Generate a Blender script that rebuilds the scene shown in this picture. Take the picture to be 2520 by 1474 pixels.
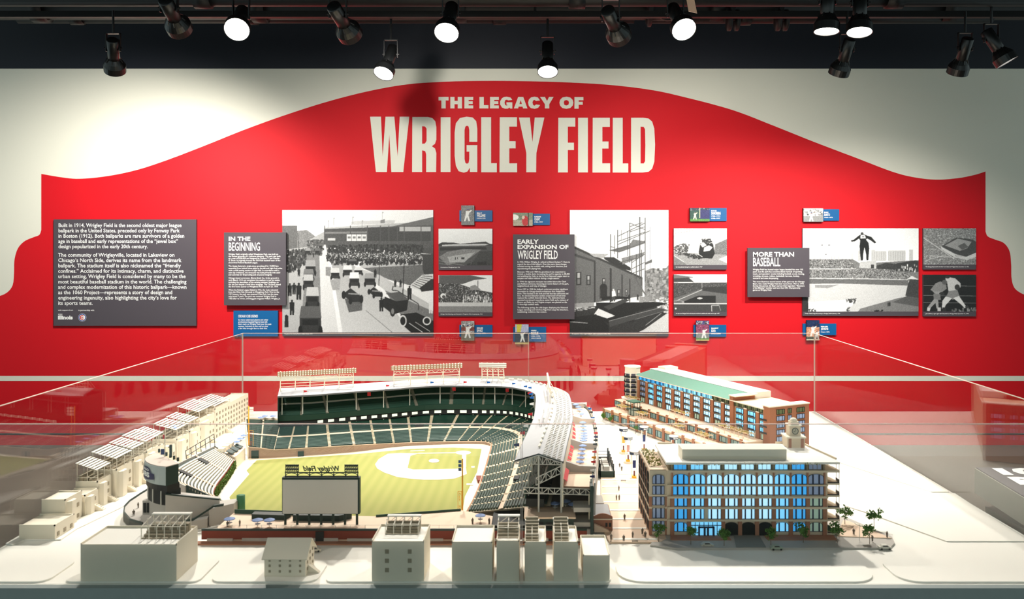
import bpy, math, random
import numpy as np
from mathutils import Vector, Matrix
random.seed(7)
for o in list(bpy.data.objects): bpy.data.objects.remove(o)
SC = bpy.context.scene
COL = SC.collection
# ---------------------------------------------------------------- camera, world, exposure
CX, CY, F = 1317.0, 605.0, 2050.0          # vanishing point and focal length in photo pixels
CAMZ, TZ, WY = 1.55, 0.75, 6.485           # eye height, model table height, distance of the graphic wall
cd = bpy.data.cameras.new('camera'); cam = bpy.data.objects.new('camera', cd); COL.objects.link(cam)
cam.location = (0, 0, CAMZ); cam.rotation_euler = (math.pi/2, 0, 0)
cd.sensor_width = 36; cd.lens = F/2520*36
cd.shift_x = -(CX-1260)/2520; cd.shift_y = -(737-CY)/2520
cd.clip_start = .05; cd.clip_end = 60
cd.dof.use_dof = True; cd.dof.focus_distance = 4.4; cd.dof.aperture_fstop = 6.5
SC.camera = cam
W = bpy.data.worlds.new('room'); SC.world = W; W.use_nodes = True
W.node_tree.nodes['Background'].inputs[0].default_value = (.74, .95, .95, 1)
W.node_tree.nodes['Background'].inputs[1].default_value = .57
SC.view_settings.view_transform = 'Standard'; SC.view_settings.look = 'None'
SC.view_settings.exposure = 0; SC.view_settings.gamma = 1
SC.view_settings.use_curve_mapping = False
P_TABLE, P_WALL = 150.0, 150.0               # watts of a spotlight turned to the model / to the wall

# ---------------------------------------------------------------- helpers
def lin(c):
    return tuple((v/255/12.92 if v/255 <= .04045 else ((v/255+.055)/1.055)**2.4) for v in c)
MATS = {}
def mat(name, rgb, rough=.6, metal=0., var=.06, scale=60., emit=0., bump=0., spec=.4):
    if name in MATS: return MATS[name]
    m = bpy.data.materials.new(name); m.use_nodes = True; nt = m.node_tree
    b = nt.nodes['Principled BSDF']; c = lin(rgb)
    b.inputs['Roughness'].default_value = rough; b.inputs['Metallic'].default_value = metal
    b.inputs['Specular IOR Level'].default_value = spec
    b.inputs['Base Color'].default_value = (*c, 1)
    if var or bump:
        tc = nt.nodes.new('ShaderNodeTexCoord'); no = nt.nodes.new('ShaderNodeTexNoise')
        no.inputs['Scale'].default_value = scale; no.inputs['Detail'].default_value = 4
        nt.links.new(tc.outputs['Object'], no.inputs['Vector'])
        if var:
            r = nt.nodes.new('ShaderNodeMapRange')
            r.inputs['To Min'].default_value = 1-var; r.inputs['To Max'].default_value = 1+var
            nt.links.new(no.outputs['Fac'], r.inputs['Value'])
            mx = nt.nodes.new('ShaderNodeMix'); mx.data_type = 'RGBA'; mx.blend_type = 'MULTIPLY'
            mx.inputs[0].default_value = 1; mx.inputs[6].default_value = (*c, 1)
            nt.links.new(r.outputs[0], mx.inputs[7]); nt.links.new(mx.outputs[2], b.inputs['Base Color'])
        if bump:
            bp = nt.nodes.new('ShaderNodeBump'); bp.inputs['Strength'].default_value = bump; bp.inputs['Distance'].default_value = .002
            nt.links.new(no.outputs['Fac'], bp.inputs['Height']); nt.links.new(bp.outputs[0], b.inputs['Normal'])
    if emit:
        b.inputs['Emission Color'].default_value = (*c, 1); b.inputs['Emission Strength'].default_value = emit
    MATS[name] = m; return m
def print_mat():
    if 'print' in MATS: return MATS['print']
    m = bpy.data.materials.new('photo_print'); m.use_nodes = True; nt = m.node_tree
    a = nt.nodes.new('ShaderNodeAttribute'); a.attribute_name = 'ink'
    b = nt.nodes['Principled BSDF']; b.inputs['Roughness'].default_value = .45
    nt.links.new(a.outputs['Color'], b.inputs['Base Color']); MATS['print'] = m; return m
def glass_mat(name, tint, f0, rough=0.0):
    """thin architectural glass: clear transmission plus Schlick reflection"""
    if name in MATS: return MATS[name]
    m = bpy.data.materials.new(name); m.use_nodes = True; nt = m.node_tree; nt.nodes.clear()
    out = nt.nodes.new('ShaderNodeOutputMaterial'); mix = nt.nodes.new('ShaderNodeMixShader')
    tr = nt.nodes.new('ShaderNodeBsdfTransparent'); gl = nt.nodes.new('ShaderNodeBsdfGlossy')
    tr.inputs[0].default_value = (*tint, 1); gl.inputs['Roughness'].default_value = rough
    g = nt.nodes.new('ShaderNodeNewGeometry'); d = nt.nodes.new('ShaderNodeVectorMath'); d.operation = 'DOT_PRODUCT'
    nt.links.new(g.outputs['Normal'], d.inputs[0]); nt.links.new(g.outputs['Incoming'], d.inputs[1])
    def math_(op, a, b):
        n = nt.nodes.new('ShaderNodeMath'); n.operation = op
        for i, v in enumerate((a, b)):
            if v is None: continue
            if isinstance(v, (int, float)): n.inputs[i].default_value = v
            else: nt.links.new(v, n.inputs[i])
        return n.outputs[0]
    c = math_('ABSOLUTE', d.outputs['Value'], None); c = math_('SUBTRACT', 1.0, c); c = math_('POWER', c, 5.0)
    c = math_('MULTIPLY', c, 1-f0); c = math_('ADD', c, f0)
    nt.links.new(c, mix.inputs[0]); nt.links.new(tr.outputs[0], mix.inputs[1]); nt.links.new(gl.outputs[0], mix.inputs[2])
    nt.links.new(mix.outputs[0], out.inputs[0]); MATS[name] = m; return m

def tp(x, y, z=0.):                         # photo pixel -> point on the plane z above the model table
    Y = (CAMZ-TZ-z)*F/(y-CY); return ((x-CX)*Y/F, Y, z)
def at(x, y, Y): return ((x-CX)*Y/F, Y, CAMZ-(y-CY)*Y/F)
def wl(x, y): return ((x-CX)*WY/F, CAMZ-(y-CY)*WY/F)
K = WY/F
ORG = {}
def thing(name, label, cat, loc=(0,0,0), group=None):
    o = bpy.data.objects.new(name, None); COL.objects.link(o); o.location = loc; o.empty_display_size = .02
    o['label'] = label; o['category'] = cat
    if group: o['group'] = group
    ORG[o.name] = Vector(loc); return o
def tag(o, label, cat, group=None, kind=None):
    o['label'] = label
    if cat: o['category'] = cat
    if group: o['group'] = group
    if kind: o['kind'] = kind
    return o
class MB:
    def __init__(s, dz=0.): s.v = []; s.f = []; s.dz = dz
    def add(s, vs, fs):
        n = len(s.v); s.v += [tuple(v) for v in vs]; s.f += [tuple(i+n for i in f) for f in fs]; return s
    def box(s, x0, y0, z0, x1, y1, z1):
        x0, x1 = min(x0,x1), max(x0,x1); y0, y1 = min(y0,y1), max(y0,y1); z0, z1 = min(z0,z1), max(z0,z1)
        return s.add([(x0,y0,z0),(x1,y0,z0),(x1,y1,z0),(x0,y1,z0),(x0,y0,z1),(x1,y0,z1),(x1,y1,z1),(x0,y1,z1)],
                     [(3,2,1,0),(4,5,6,7),(0,1,5,4),(1,2,6,5),(2,3,7,6),(3,0,4,7)])
    def hexa(s, b, t):                      # four bottom and four top corners (counter-clockwise from above)
        return s.add(list(b)+list(t), [(3,2,1,0),(4,5,6,7),(0,1,5,4),(1,2,6,5),(2,3,7,6),(3,0,4,7)])
    def quad(s, *p): return s.add(p, [tuple(range(len(p)))])
    def prism(s, poly, z0, z1):
        a = sum(poly[i][0]*poly[(i+1)%len(poly)][1]-poly[(i+1)%len(poly)][0]*poly[i][1] for i in range(len(poly)))
        if a < 0: poly = poly[::-1]
        n = len(poly)
        return s.add([(p[0],p[1],z0) for p in poly]+[(p[0],p[1],z1) for p in poly],
                     [tuple(range(n-1,-1,-1)), tuple(range(n,2*n))]+[(i,(i+1)%n,n+(i+1)%n,n+i) for i in range(n)])
    def frame(s, o, u, v, w, a0, a1, b0, b1, c0, c1):  # box in a frame (o; u,v,w)
        def q(a,b,c): return tuple(o[i]+u[i]*a+v[i]*b+w[i]*c for i in range(3))
        pts = [q(a0,b0,c0),q(a1,b0,c0),q(a1,b1,c0),q(a0,b1,c0),q(a0,b0,c1),q(a1,b0,c1),q(a1,b1,c1),q(a0,b1,c1)]
        det = Vector(u).cross(Vector(v)).dot(Vector(w))
        fs = [(3,2,1,0),(4,5,6,7),(0,1,5,4),(1,2,6,5),(2,3,7,6),(3,0,4,7)]
        if det < 0: fs = [f[::-1] for f in fs]
        return s.add(pts, fs)
    def tube(s, p0, p1, r0, r1=None, n=8, cap=True):
        r1 = r0 if r1 is None else r1
        p0, p1 = Vector(p0), Vector(p1); d = (p1-p0)
        if d.length < 1e-9: return s
        d.normalize(); a = d.orthogonal().normalized(); b = d.cross(a)
        vs = []
        for p, r in ((p0,r0),(p1,r1)):
            vs += [tuple(p+(a*math.cos(t)+b*math.sin(t))*r) for t in (2*math.pi*i/n for i in range(n))]
        fs = [(i,(i+1)%n,n+(i+1)%n,n+i) for i in range(n)]
        if cap: fs += [tuple(range(n-1,-1,-1)), tuple(range(n,2*n))]
        return s.add(vs, fs)
    def lathe(s, o, d, prof, n=16, cap=True):  # profile of (distance along d, radius)
        o, d = Vector(o), Vector(d).normalized(); a = d.orthogonal().normalized(); b = d.cross(a)
        vs = []; fs = []
        for h, r in prof:
            vs += [tuple(o+d*h+(a*math.cos(t)+b*math.sin(t))*r) for t in (2*math.pi*i/n for i in range(n))]
        for k in range(len(prof)-1):
            fs += [(k*n+i,k*n+(i+1)%n,(k+1)*n+(i+1)%n,(k+1)*n+i) for i in range(n)]
        if cap: fs += [tuple(range(n-1,-1,-1)), tuple(range((len(prof)-1)*n, len(prof)*n))]
        return s.add(vs, fs)
    def build(s, name, m, parent=None, smooth=False, origin=None):
        me = bpy.data.meshes.new(name); org = Vector(origin) if origin else (ORG[parent.name] if parent else Vector((0,0,0)))
        vs = [(x-org[0], y-org[1], z+s.dz-org[2]) for x,y,z in s.v]
        me.from_pydata(vs, [], s.f); me.materials.append(m); me.update()
        if smooth:
            for p in me.polygons: p.use_smooth = True
        return link(name, me, parent, org)
def link(name, me, parent=None, org=(0,0,0), loc=None):
    o = bpy.data.objects.new(name, me); COL.objects.link(o)
    if parent:
        o.parent = parent; o.location = (0,0,0) if loc is None else loc; ORG[o.name] = ORG[parent.name]
    else:
        o.location = org if loc is None else loc; ORG[o.name] = Vector(o.location)
    return o
def structure(o): o['kind'] = 'structure'; return o
def inst(me, name, parent, world, rz=0.):   # a part that shares mesh data, at a world position under an unrotated parent
    o = bpy.data.objects.new(name, me); COL.objects.link(o); o.parent = parent
    o.location = Vector(world)-ORG[parent.name]; o.rotation_euler = (0,0,rz); ORG[o.name] = Vector(world); return o
def shape2d(loops, name='shape'):           # filled planar mesh (holes allowed) from loops of (x, y)
    cu = bpy.data.curves.new(name, 'CURVE'); cu.dimensions = '2D'; cu.fill_mode = 'BOTH'
    for lp in loops:
        sp = cu.splines.new('POLY'); sp.points.add(len(lp)-1)
        for i, p in enumerate(lp): sp.points[i].co = (p[0], p[1], 0, 1)
        sp.use_cyclic_u = True
    return curve_mesh(cu, name)
def curve_mesh(cu, name):
    t = bpy.data.objects.new(name, cu); COL.objects.link(t)
    dg = bpy.context.evaluated_depsgraph_get(); me = bpy.data.meshes.new_from_object(t.evaluated_get(dg))
    bpy.data.objects.remove(t); bpy.data.curves.remove(cu); me.name = name; return me
def text_mesh(s, bold=0., space=1., line=1., res=2, shear=0.):
    cu = bpy.data.curves.new('text', 'FONT'); cu.body = s; cu.size = 1; cu.offset = bold
    cu.space_character = space; cu.space_line = line; cu.resolution_u = res; cu.shear = shear; cu.fill_mode = 'FRONT'
    return curve_mesh(cu, 'text')
def fit(me, w, h):                          # scale a planar mesh into a w x h box with its corner at 0,0
    n = len(me.vertices); a = np.empty(n*3); me.vertices.foreach_get('co', a); a = a.reshape(-1,3)
    lo = a.min(0); hi = a.max(0); ext = np.maximum(hi-lo, 1e-6)
    a = a-lo; a[:,0] *= w/ext[0]; a[:,1] *= h/ext[1]; a[:,2] = 0
    me.vertices.foreach_set('co', a.ravel()); me.update(); return me
def lerp(a, b, t): return tuple(a[i]+(b[i]-a[i])*t for i in range(len(a)))
def crom(pts, n):                            # Catmull-Rom through points, n samples
    p = [np.array(q, float) for q in pts]; p = [2*p[0]-p[1]]+p+[2*p[-1]-p[-2]]; out = []
    m = len(pts)-1
    for k in range(n):
        t = k/(n-1)*m; i = min(int(t), m-1); f = t-i; a,b,c,d = p[i:i+4]
        out.append(.5*((2*b)+(-a+c)*f+(2*a-5*b+4*c-d)*f*f+(-a+3*b-3*c+d)*f**3))
    return out
# ---------------------------------------------------------------- materials
RED = mat('red_paint', (208,20,32), .6, bump=.05, scale=220, var=.02, spec=.2)
OFFW = mat('off_white_paint', (228,226,212), .6, bump=.05, scale=220, var=.02)
NAVY = mat('navy_black_paint', (24,27,38), .55, var=.05)
BLACK = mat('black_paint', (17,16,17), .5, var=.15, scale=30)
BMET = mat('black_metal', (16,17,18), .32, var=.05, spec=.6)
CARPET = mat('grey_carpet', (112,106,96), .95, var=.35, scale=420, bump=.5)
CREAM = mat('cream_plaster', (234,224,204), .7, var=.03)
WHITE = mat('white_board', (244,240,230), .6, var=.015)
STONE = mat('limestone_beige', (222,204,178), .7, var=.04)
BRICK = mat('brick_brown', (172,120,94), .75, var=.12, scale=300)
BRICKR = mat('brick_red', (122,52,36), .75, var=.12, scale=300)
GREEN = mat('stadium_green', (18,54,41), .55, var=.08)
DGREEN = mat('dark_green_steel', (22,48,42), .5, var=.08)
ROOFG = mat('grey_roof', (168,168,170), .6, var=.06, scale=25)
STEEL = mat('pale_steel', (200,198,190), .5, var=.04)
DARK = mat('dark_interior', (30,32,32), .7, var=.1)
PATIO = mat('patio_tan', (232,204,178), .7, var=.04)
GREY = mat('concrete_grey', (186,180,172), .7, var=.05)
PANEL = mat('panel_charcoal', (76,70,77), .5, var=.02)
BLUE = mat('card_blue', (0,88,146), .45, var=.02)
INK = mat('white_ink', (240,240,238), .5, var=0)
# ================================================================ the room
XL, XR = -6.2, 6.2
floor = structure(MB().box(XL,-2.2,-.05,XR,WY+.2,0).build('floor', CARPET)); floor['label'] = 'dark grey carpet floor'
wall = structure(MB().box(XL,WY,0,XR,WY+.2,4.2).build('wall_back', OFFW)); wall['label'] = 'off-white wall with red mural and navy upper band'
ceil = structure(MB().box(XL,-2.2,4.0,XR,WY,4.1).build('ceiling', BLACK)); ceil['label'] = 'black open ceiling'
ztop = wl(0,169)[1]
MB().box(XL,WY-.006,ztop,XR,WY,4.0).build('upper_band', NAVY, wall)
def on_wall(me, name, m, x, y, lift, parent):  # planar mesh (x,y) -> standing on the wall with its lower left corner at pixel x,y
    px, pz = wl(x, y); me.materials.clear(); me.materials.append(m)
    o = bpy.data.objects.new(name, me); COL.objects.link(o); o.rotation_euler = (math.pi/2,0,0)
    w = Vector((px, WY-lift, pz)); o.parent = parent; o.location = w-ORG[parent.name]; ORG[o.name] = w; return o
def wall_shape(loops, name, m, lift, parent):  # loops of photo pixels on the wall, as a thin painted layer
    L = [[(wl(*p)[0], wl(*p)[1]) for p in lp] for lp in loops]
    me = shape2d(L, name); me.materials.clear(); me.materials.append(m)
    o = bpy.data.objects.new(name, me); COL.objects.link(o); o.rotation_euler = (math.pi/2,0,0)
    w = Vector((0, WY-lift, 0)); o.parent = parent; o.location = w-ORG[parent.name]; ORG[o.name] = w; return o
top = [(102,428),(150,436),(195,440),(260,434),(330,420),(400,398),(500,360),(600,320),(700,284),(800,252),(900,226),(1000,208),
       (1100,201),(1200,199),(1300,200),(1400,203),(1500,209),(1600,221),(1680,238),(1800,270),(1900,308),(2000,348),(2100,386),
       (2200,424),(2260,438),(2310,442),(2360,438),(2400,430),(2425,422)]
top = [tuple(p) for p in crom(top, 150)]
left = [tuple(p) for p in crom([(-60,733),(-25,731),(0,728),(20,718),(32,700),(35,670),(36,640),(44,612),(60,594),(82,584),(97,578),(102,566)], 40)]
right = [tuple(p) for p in crom([(2425,570),(2431,582),(2450,590),(2470,598),(2484,618),(2488,650),(2489,685),(2496,708),(2512,721),(2530,726),(2590,730)], 40)]
mural = left+top+right+[(3270,731),(3270,1066),(-635,1066),(-635,734)]
wall_shape([mural], 'red_mural', RED, .002, wall)
wall_shape([[(-640,925),(3280,925),(3280,937),(-640,937)]], 'white_stripe', OFFW, .004, wall)
bz = wl(0,1068)[1]
bb = structure(MB().box(XL,WY-.004,0,XR,WY-.001,bz-.006).build('baseboard_back', RED)); bb['label'] = 'red baseboard strip under a thin dark gap'
MB().box(XL,WY-.0055,bz-.006,XR,WY,bz+.004).build('shadow_gap', BLACK, wall)
def c2(pts): return [(840+x/3, y/3) for x, y in pts]
def rect(x0,y0,x1,y1): return [(x0,y0),(x1,y0),(x1,y1),(x0,y1)]
letters = [
 [[(213,862),(293,862),(306,1155),(327,862),(392,862),(416,1155),(432,862),(502,862),(458,1270),(370,1270),(355,995),(337,1270),(256,1270)]],
 [[(525,864),(640,864),(672,872),(694,896),(702,940),(702,1030),(692,1062),(668,1080),(692,1096),(702,1130),(700,1270),(627,1270),(627,1140),(620,1116),(597,1110),(597,1270),(523,1270)],
  [(597,932),(618,934),(630,950),(630,1040),(618,1060),(597,1062)]],
 [rect(734,866,806,1270)],
 [[(925,862),(970,868),(996,895),(1004,950),(1004,1047),(945,1047),(945,960),(940,935),(928,928),(916,935),(910,960),(910,1175),(916,1202),(928,1210),(940,1202),(945,1175),(945,1120),(925,1120),(925,1072),(1004,1072),(1004,1270),(950,1270),(948,1238),(932,1266),(905,1275),(866,1264),(846,1225),(837,1150),(837,980),(846,910),(876,872)]],
 [[(1033,866),(1106,866),(1106,1205),(1148,1205),(1148,1272),(1033,1272)]],
 [[(1170,866),(1297,866),(1297,935),(1240,935),(1240,1043),(1287,1043),(1287,1096),(1240,1096),(1240,1206),(1298,1206),(1298,1272),(1168,1272)]],
 [[(1311,868),(1392,868),(1411,1050),(1428,868),(1499,868),(1440,1130),(1438,1272),(1366,1272),(1366,1130)]],
 [[(1602,870),(1727,870),(1727,935),(1672,935),(1672,1054),(1717,1054),(1717,1108),(1672,1108),(1672,1273),(1600,1273)]],
 [rect(1748,870,1820,1273)],
 [[(1856,870),(1982,870),(1982,937),(1927,937),(1927,1045),(1972,1045),(1972,1097),(1926,1097),(1926,1206),(1984,1206),(1984,1274),(1854,1274)]],
 [[(2004,870),(2077,870),(2077,1207),(2118,1207),(2118,1274),(2003,1274)]],
 [[(2139,870),(2230,870),(2268,876),(2294,898),(2310,950),(2316,1070),(2310,1195),(2294,1246),(2268,1268),(2225,1274),(2138,1274)],
  [(2209,935),(2232,937),(2242,955),(2244,1070),(2242,1190),(2232,1207),(2209,1207)]],
]
small = [
 [[(718,716),(792,716),(792,742),(771,742),(771,801),(739,801),(739,742),(718,742)]],
 [[(805,716),(836,716),(836,745),(860,745),(860,716),(891,716),(891,801),(860,801),(860,770),(836,770),(836,801),(805,801)]],
 [[(909,716),(974,716),(974,738),(940,738),(940,748),(970,748),(970,768),(940,768),(940,779),(974,779),(974,801),(909,801)]],
 [[(1020,716),(1052,716),(1052,777),(1086,777),(1086,801),(1020,801)]],
 [[(1098,716),(1163,716),(1163,738),(1129,738),(1129,748),(1159,748),(1159,768),(1129,768),(1129,779),(1163,779),(1163,801),(1098,801)]],
 [[(1220,714),(1248,720),(1262,738),(1232,742),(1222,736),(1210,740),(1205,758),(1210,776),(1221,780),(1230,774),(1219,774),(1219,756),(1263,756),(1263,802),(1246,802),(1242,794),(1228,803),(1208,803),(1186,794),(1173,772),(1173,748),(1186,726),(1200,717)]],
 [[(1306,716),(1343,716),(1374,801),(1342,801),(1338,788),(1309,788),(1305,801),(1274,801)],[(1324,740),(1333,768),(1315,768)]],
 [[(1426,714),(1450,719),(1467,742),(1437,746),(1427,738),(1416,742),(1411,758),(1416,776),(1427,781),(1437,772),(1468,776),(1452,797),(1428,804),(1400,799),(1384,782),(1379,758),(1385,735),(1402,719)]],
 [[(1467,716),(1503,716),(1519,746),(1533,716),(1567,716),(1535,770),(1535,801),(1503,801),(1503,770)]],
 [[(1661,714),(1690,720),(1708,738),(1713,759),(1708,780),(1690,798),(1661,804),(1632,798),(1615,780),(1610,759),(1615,738),(1632,720)],
  [(1661,739),(1676,744),(1681,759),(1676,774),(1661,780),(1646,774),(1642,759),(1646,744)]],
 [[(1721,717),(1787,717),(1787,741),(1752,741),(1752,752),(1782,752),(1782,774),(1752,774),(1752,803),(1721,803)]],
]
for L in letters+small:
    wall_shape([c2(lp) for lp in L], 'letter', OFFW, .004, wall)

# ---- ceiling services, all painted black
def pipe(y, Y, r, x0=-200, x1=2720, label='', name='ceiling_pipe', joints=()):
    a = at(x0, y, Y); b = at(x1, y, Y); t = thing(name, label, 'pipe', a)
    MB().tube(a, b, r, n=14).build('pipe_run', BLACK, t, True)
    for jx in joints:
        j = at(jx, y, Y); MB().tube((j[0]-.045,j[1],j[2]), (j[0]+.045,j[1],j[2]), r*1.25, n=14).build('coupling', BLACK, t, True)
    return t
pipe(18, 5.6, .085, label='thick black duct running along the top of the view', joints=(100,640,1130,1760,2330))
pipe(44, 5.9, .040, x0=45, x1=1560, label='thin black pipe below the thick duct on the left', joints=(190,620,1230))
pipe(40, 5.6, .05, x0=1590, x1=2440, label='thin black pipe below the duct on the right', joints=(1830,2120))
pipe(-6, 4.6, .05, label='black pipe at the upper edge behind the front lamps', joints=(500,1420,2200))
for nm, Yt, xx in (('far',4.9,'behind'),('near',4.0,'nearer')):
    z = 2.91 if nm == 'far' else 2.93
    t = thing('lighting_track', 'black lighting track carrying the %s row of spotlights' % nm, 'track', (0,Yt,z))
    MB().box(-4.2,Yt-.018,z-.018,4.2,Yt+.018,z+.018).build('rail', BLACK, t)
    for hx in (-3.4,-1.7,0,1.7,3.4): MB().tube((hx,Yt,z),(hx,Yt,4.0),.008,n=6).build('hanger', BLACK, t)
# flanged valve and clamps near the middle right
v = thing('pipe_valve', 'rusty black flanged valve on the ceiling pipe near the middle', 'valve', at(1640,22,5.45))
c = at(1640,22,5.45)
MB().tube((c[0]-.10,c[1],c[2]),(c[0]+.10,c[1],c[2]),.075,n=16).build('body', BLACK, v, True)
for dx in (-.12,.10): MB().tube((c[0]+dx,c[1],c[2]),(c[0]+dx+.02,c[1],c[2]),.115,n=18).build('flange', BLACK, v, True)
MB().lathe((c[0],c[1]-.07,c[2]),(0,-1,0),[(0,.1),(.02,.1)],18).build('hand_wheel', BLACK, v)
for px_ in (1802,1922):
    q = at(px_, 50, 5.5); h = thing('pipe_clamp', 'rusty black pipe clamp %s' % ('left of the paired lamps' if px_ < 1850 else 'nearest the paired lamps'), 'clamp', q)
    MB().tube((q[0]-.03,q[1],q[2]),(q[0]-.01,q[1],q[2]),.07,n=16).tube((q[0]+.02,q[1],q[2]),(q[0]+.04,q[1],q[2]),.07,n=16).build('clamp_ring', BLACK, h, True)
    MB().box(q[0]-.012,q[1]-.01,q[2],q[0]+.02,q[1]+.01,q[2]+.5).build('hanger_strap', BLACK, h)
q = at(1700,12,3.9)
tg = MB().hexa([(q[0]-.01,q[1],q[2]-.03),(q[0]+.03,q[1],q[2]-.04),(q[0]+.03,q[1]+.002,q[2]-.04),(q[0]-.01,q[1]+.002,q[2]-.03)],
          [(q[0]-.03,q[1],q[2]+.08),(q[0]+.005,q[1],q[2]+.08),(q[0]+.005,q[1]+.002,q[2]+.08),(q[0]-.03,q[1]+.002,q[2]+.08)]).build('paper_tag', mat('tag_paper',(214,176,150)), None, origin=q)
tag(tg, 'small buff paper tag hanging beside a lit spotlight', 'tag')

# ---- track spotlights
LENS = mat('lamp_lens', (255,250,240), .3, var=0, emit=26.)
def spotlight(x, y, Y, d, watts, label, lit=True, spread=52, blend=.75, rod=True, body=.13):
    """lens centre seen at pixel x,y at distance Y; d = aiming direction"""
    c = Vector(at(x, y, Y)); d = Vector(d).normalized(); t = thing('track_spotlight', label, 'spotlight', tuple(c), 'track spotlights')
    o = c-d*.012
    MB().lathe(o, -d, [(-.016,.0575),(-.018,.0605),(.022,.0605),(.045,.048),(.066,.033),(.066,.030),(.043,.045),(.021,.0575),(-.016,.0575)], 28, cap=False).build('bell_shade', BMET, t)
    MB().lathe(o, -d, [(.058,.029),(.062,.033),(.062+body,.033),(.066+body,.028)], 20).build('lamp_body', BMET, t, True)
    for k in range(8):                                             # cooling fins round the neck
        a = 2*math.pi*k/8; e = d.orthogonal().normalized(); f = d.cross(e); r = e*math.cos(a)+f*math.sin(a)
        MB().tube(o-d*.05+r*.044, o-d*.07+r*.033, .003, n=5).build('neck_fin', BMET, t)
    if rod:
        piv = o-d*(.062+body*.6); side = Vector((1,0,0)) if abs(d.x) < .7 else Vector((0,1,0))
        topz = 2.905 if Y > 4.5 else 2.925
        MB().box(piv.x-.042,piv.y-.009,piv.z-.02,piv.x-.037,piv.y+.009,piv.z+.085).box(piv.x+.037,piv.y-.009,piv.z-.02,piv.x+.042,piv.y+.009,piv.z+.085)\
            .box(piv.x-.042,piv.y-.009,piv.z+.08,piv.x+.042,piv.y+.009,piv.z+.086).build('yoke', BMET, t)
        MB().tube((piv.x,piv.y,piv.z+.085),(piv.x,piv.y,max(topz,piv.z+.1)),.007,n=8).build('stem', BMET, t)
        MB().tube((piv.x-.05,piv.y,piv.z),(piv.x+.05,piv.y,piv.z),.006,n=8).build('pivot_knob', BMET, t)
    MB().lathe(o, -d, [(.004,.0565),(.007,.0565)], 24).build('lens', LENS, t)
    ld = bpy.data.lights.new('lamp_beam', 'SPOT'); ld.energy = watts; ld.spot_size = math.radians(spread); ld.spot_blend = blend
    ld.shadow_soft_size = .04; ld.color = (1.0,.95,.87)
    lo = bpy.data.objects.new('lamp_beam', ld); COL.objects.link(lo); lo.parent = t
    lo.location = d*.03; lo.rotation_euler = d.to_track_quat('-Z','Y').to_euler()
    return t
PT, PW = P_TABLE, P_WALL
def aim(x, y, Y, tx, ty, tz): c = at(x, y, Y); return (tx-c[0], ty-c[1], tz-c[2])
N, Fr = 4.0, 4.9
def dn(e, yaw=0.): e, yaw = math.radians(e), math.radians(yaw); return (math.cos(e)*math.sin(yaw), -math.cos(e)*math.cos(yaw), -math.sin(e))
spotlight(583,72,N, dn(40,10), PT*1.1, 'lit spotlight glaring at the viewer above the left part of the wall', spread=75)
spotlight(1099,80,N, dn(52,-6), PT*1.0, 'lit spotlight facing forward above the title, left of centre', spread=80)
spotlight(1683,72,N, dn(44,12), PT*1.3, 'lit spotlight with glare beside the paper tag', spread=80)
spotlight(2034,76,N, dn(84,-40), PT*.6, 'left one of the two lit spotlights side by side at upper right', spread=105)
spotlight(2115,78,N, dn(77,-25), PT*.65, 'right one of the two lit spotlights side by side at upper right', spread=105)
spotlight(944,180,Fr, dn(58,-22), PT*1.1, 'lit spotlight hanging low left of the title', spread=75)
spotlight(1348,176,Fr, dn(64,0), PT*1.1, 'lit spotlight hanging low above the title letters', spread=75)
spotlight(2477,152,Fr-.3, (.45,-.16,-.85), PT*.15, 'tilted spotlight at the far right with a bright slanted lens', spread=70)
spotlight(283,172,Fr, (-.27,.67,-.69), PW*1.75, 'black spotlight pointing down against the white wall at far left', spread=128, blend=.8)
spotlight(442,70,N, aim(442,70,N,-1.9,WY,1.55), PW*.5, 'black spotlight turned to the wall between far left lamp and glaring lamp', spread=70, blend=.9)
spotlight(862,84,N, aim(862,84,N,-.4,WY,1.5), PW*.98, 'black tilted spotlight turned to the wall right of the glaring lamp', spread=92, blend=.9)
spotlight(1524,88,N, aim(1524,88,N,1.4,WY,1.6), PW*1.05, 'black spotlight turned to the wall between the middle lit lamps', spread=74, blend=.9)
spotlight(2064,180,Fr, (-.12,.55,-.83), PW*1.2, 'black spotlight hanging below the two lit side by side lamps', spread=110, blend=.9)
spotlight(2356,178,Fr, (-.02,.55,-.83), PW*.75, 'black spotlight hanging near the far right beside the tilted lamp', spread=110, blend=.9)

# third row above the near edge of the case, out of view, turned back to the model
t = thing('lighting_track', 'black lighting track carrying the row of spotlights nearest the viewer', 'track', (0,2.1,2.93))
MB().box(-4.2,2.082,2.912,4.2,2.118,2.948).build('rail', BLACK, t)
for hx in (-3.4,0,3.4): MB().tube((hx,2.1,2.93),(hx,2.1,4.0),.008,n=6).build('hanger', BLACK, t)
for X, tx, ty, w, l in ((-1.5,-1.15,3.1,1.0,'spotlight above the case front, aimed at the terraced houses'),(-.7,-.65,3.5,1.0,'spotlight above the case front, aimed at the grandstand'),
                     (.1,.0,3.4,.9,'spotlight above the case front, aimed at the curved roof'),(.9,.75,3.4,.9,'spotlight above the case front, aimed at the hotel')):
    xx = CX+X*F/2.1; yy = CY-(2.58-CAMZ)*F/2.1
    spotlight(xx,yy,2.1, (tx-X,ty-2.1,.85-2.58), PT*w*.5, l, spread=62)
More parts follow.
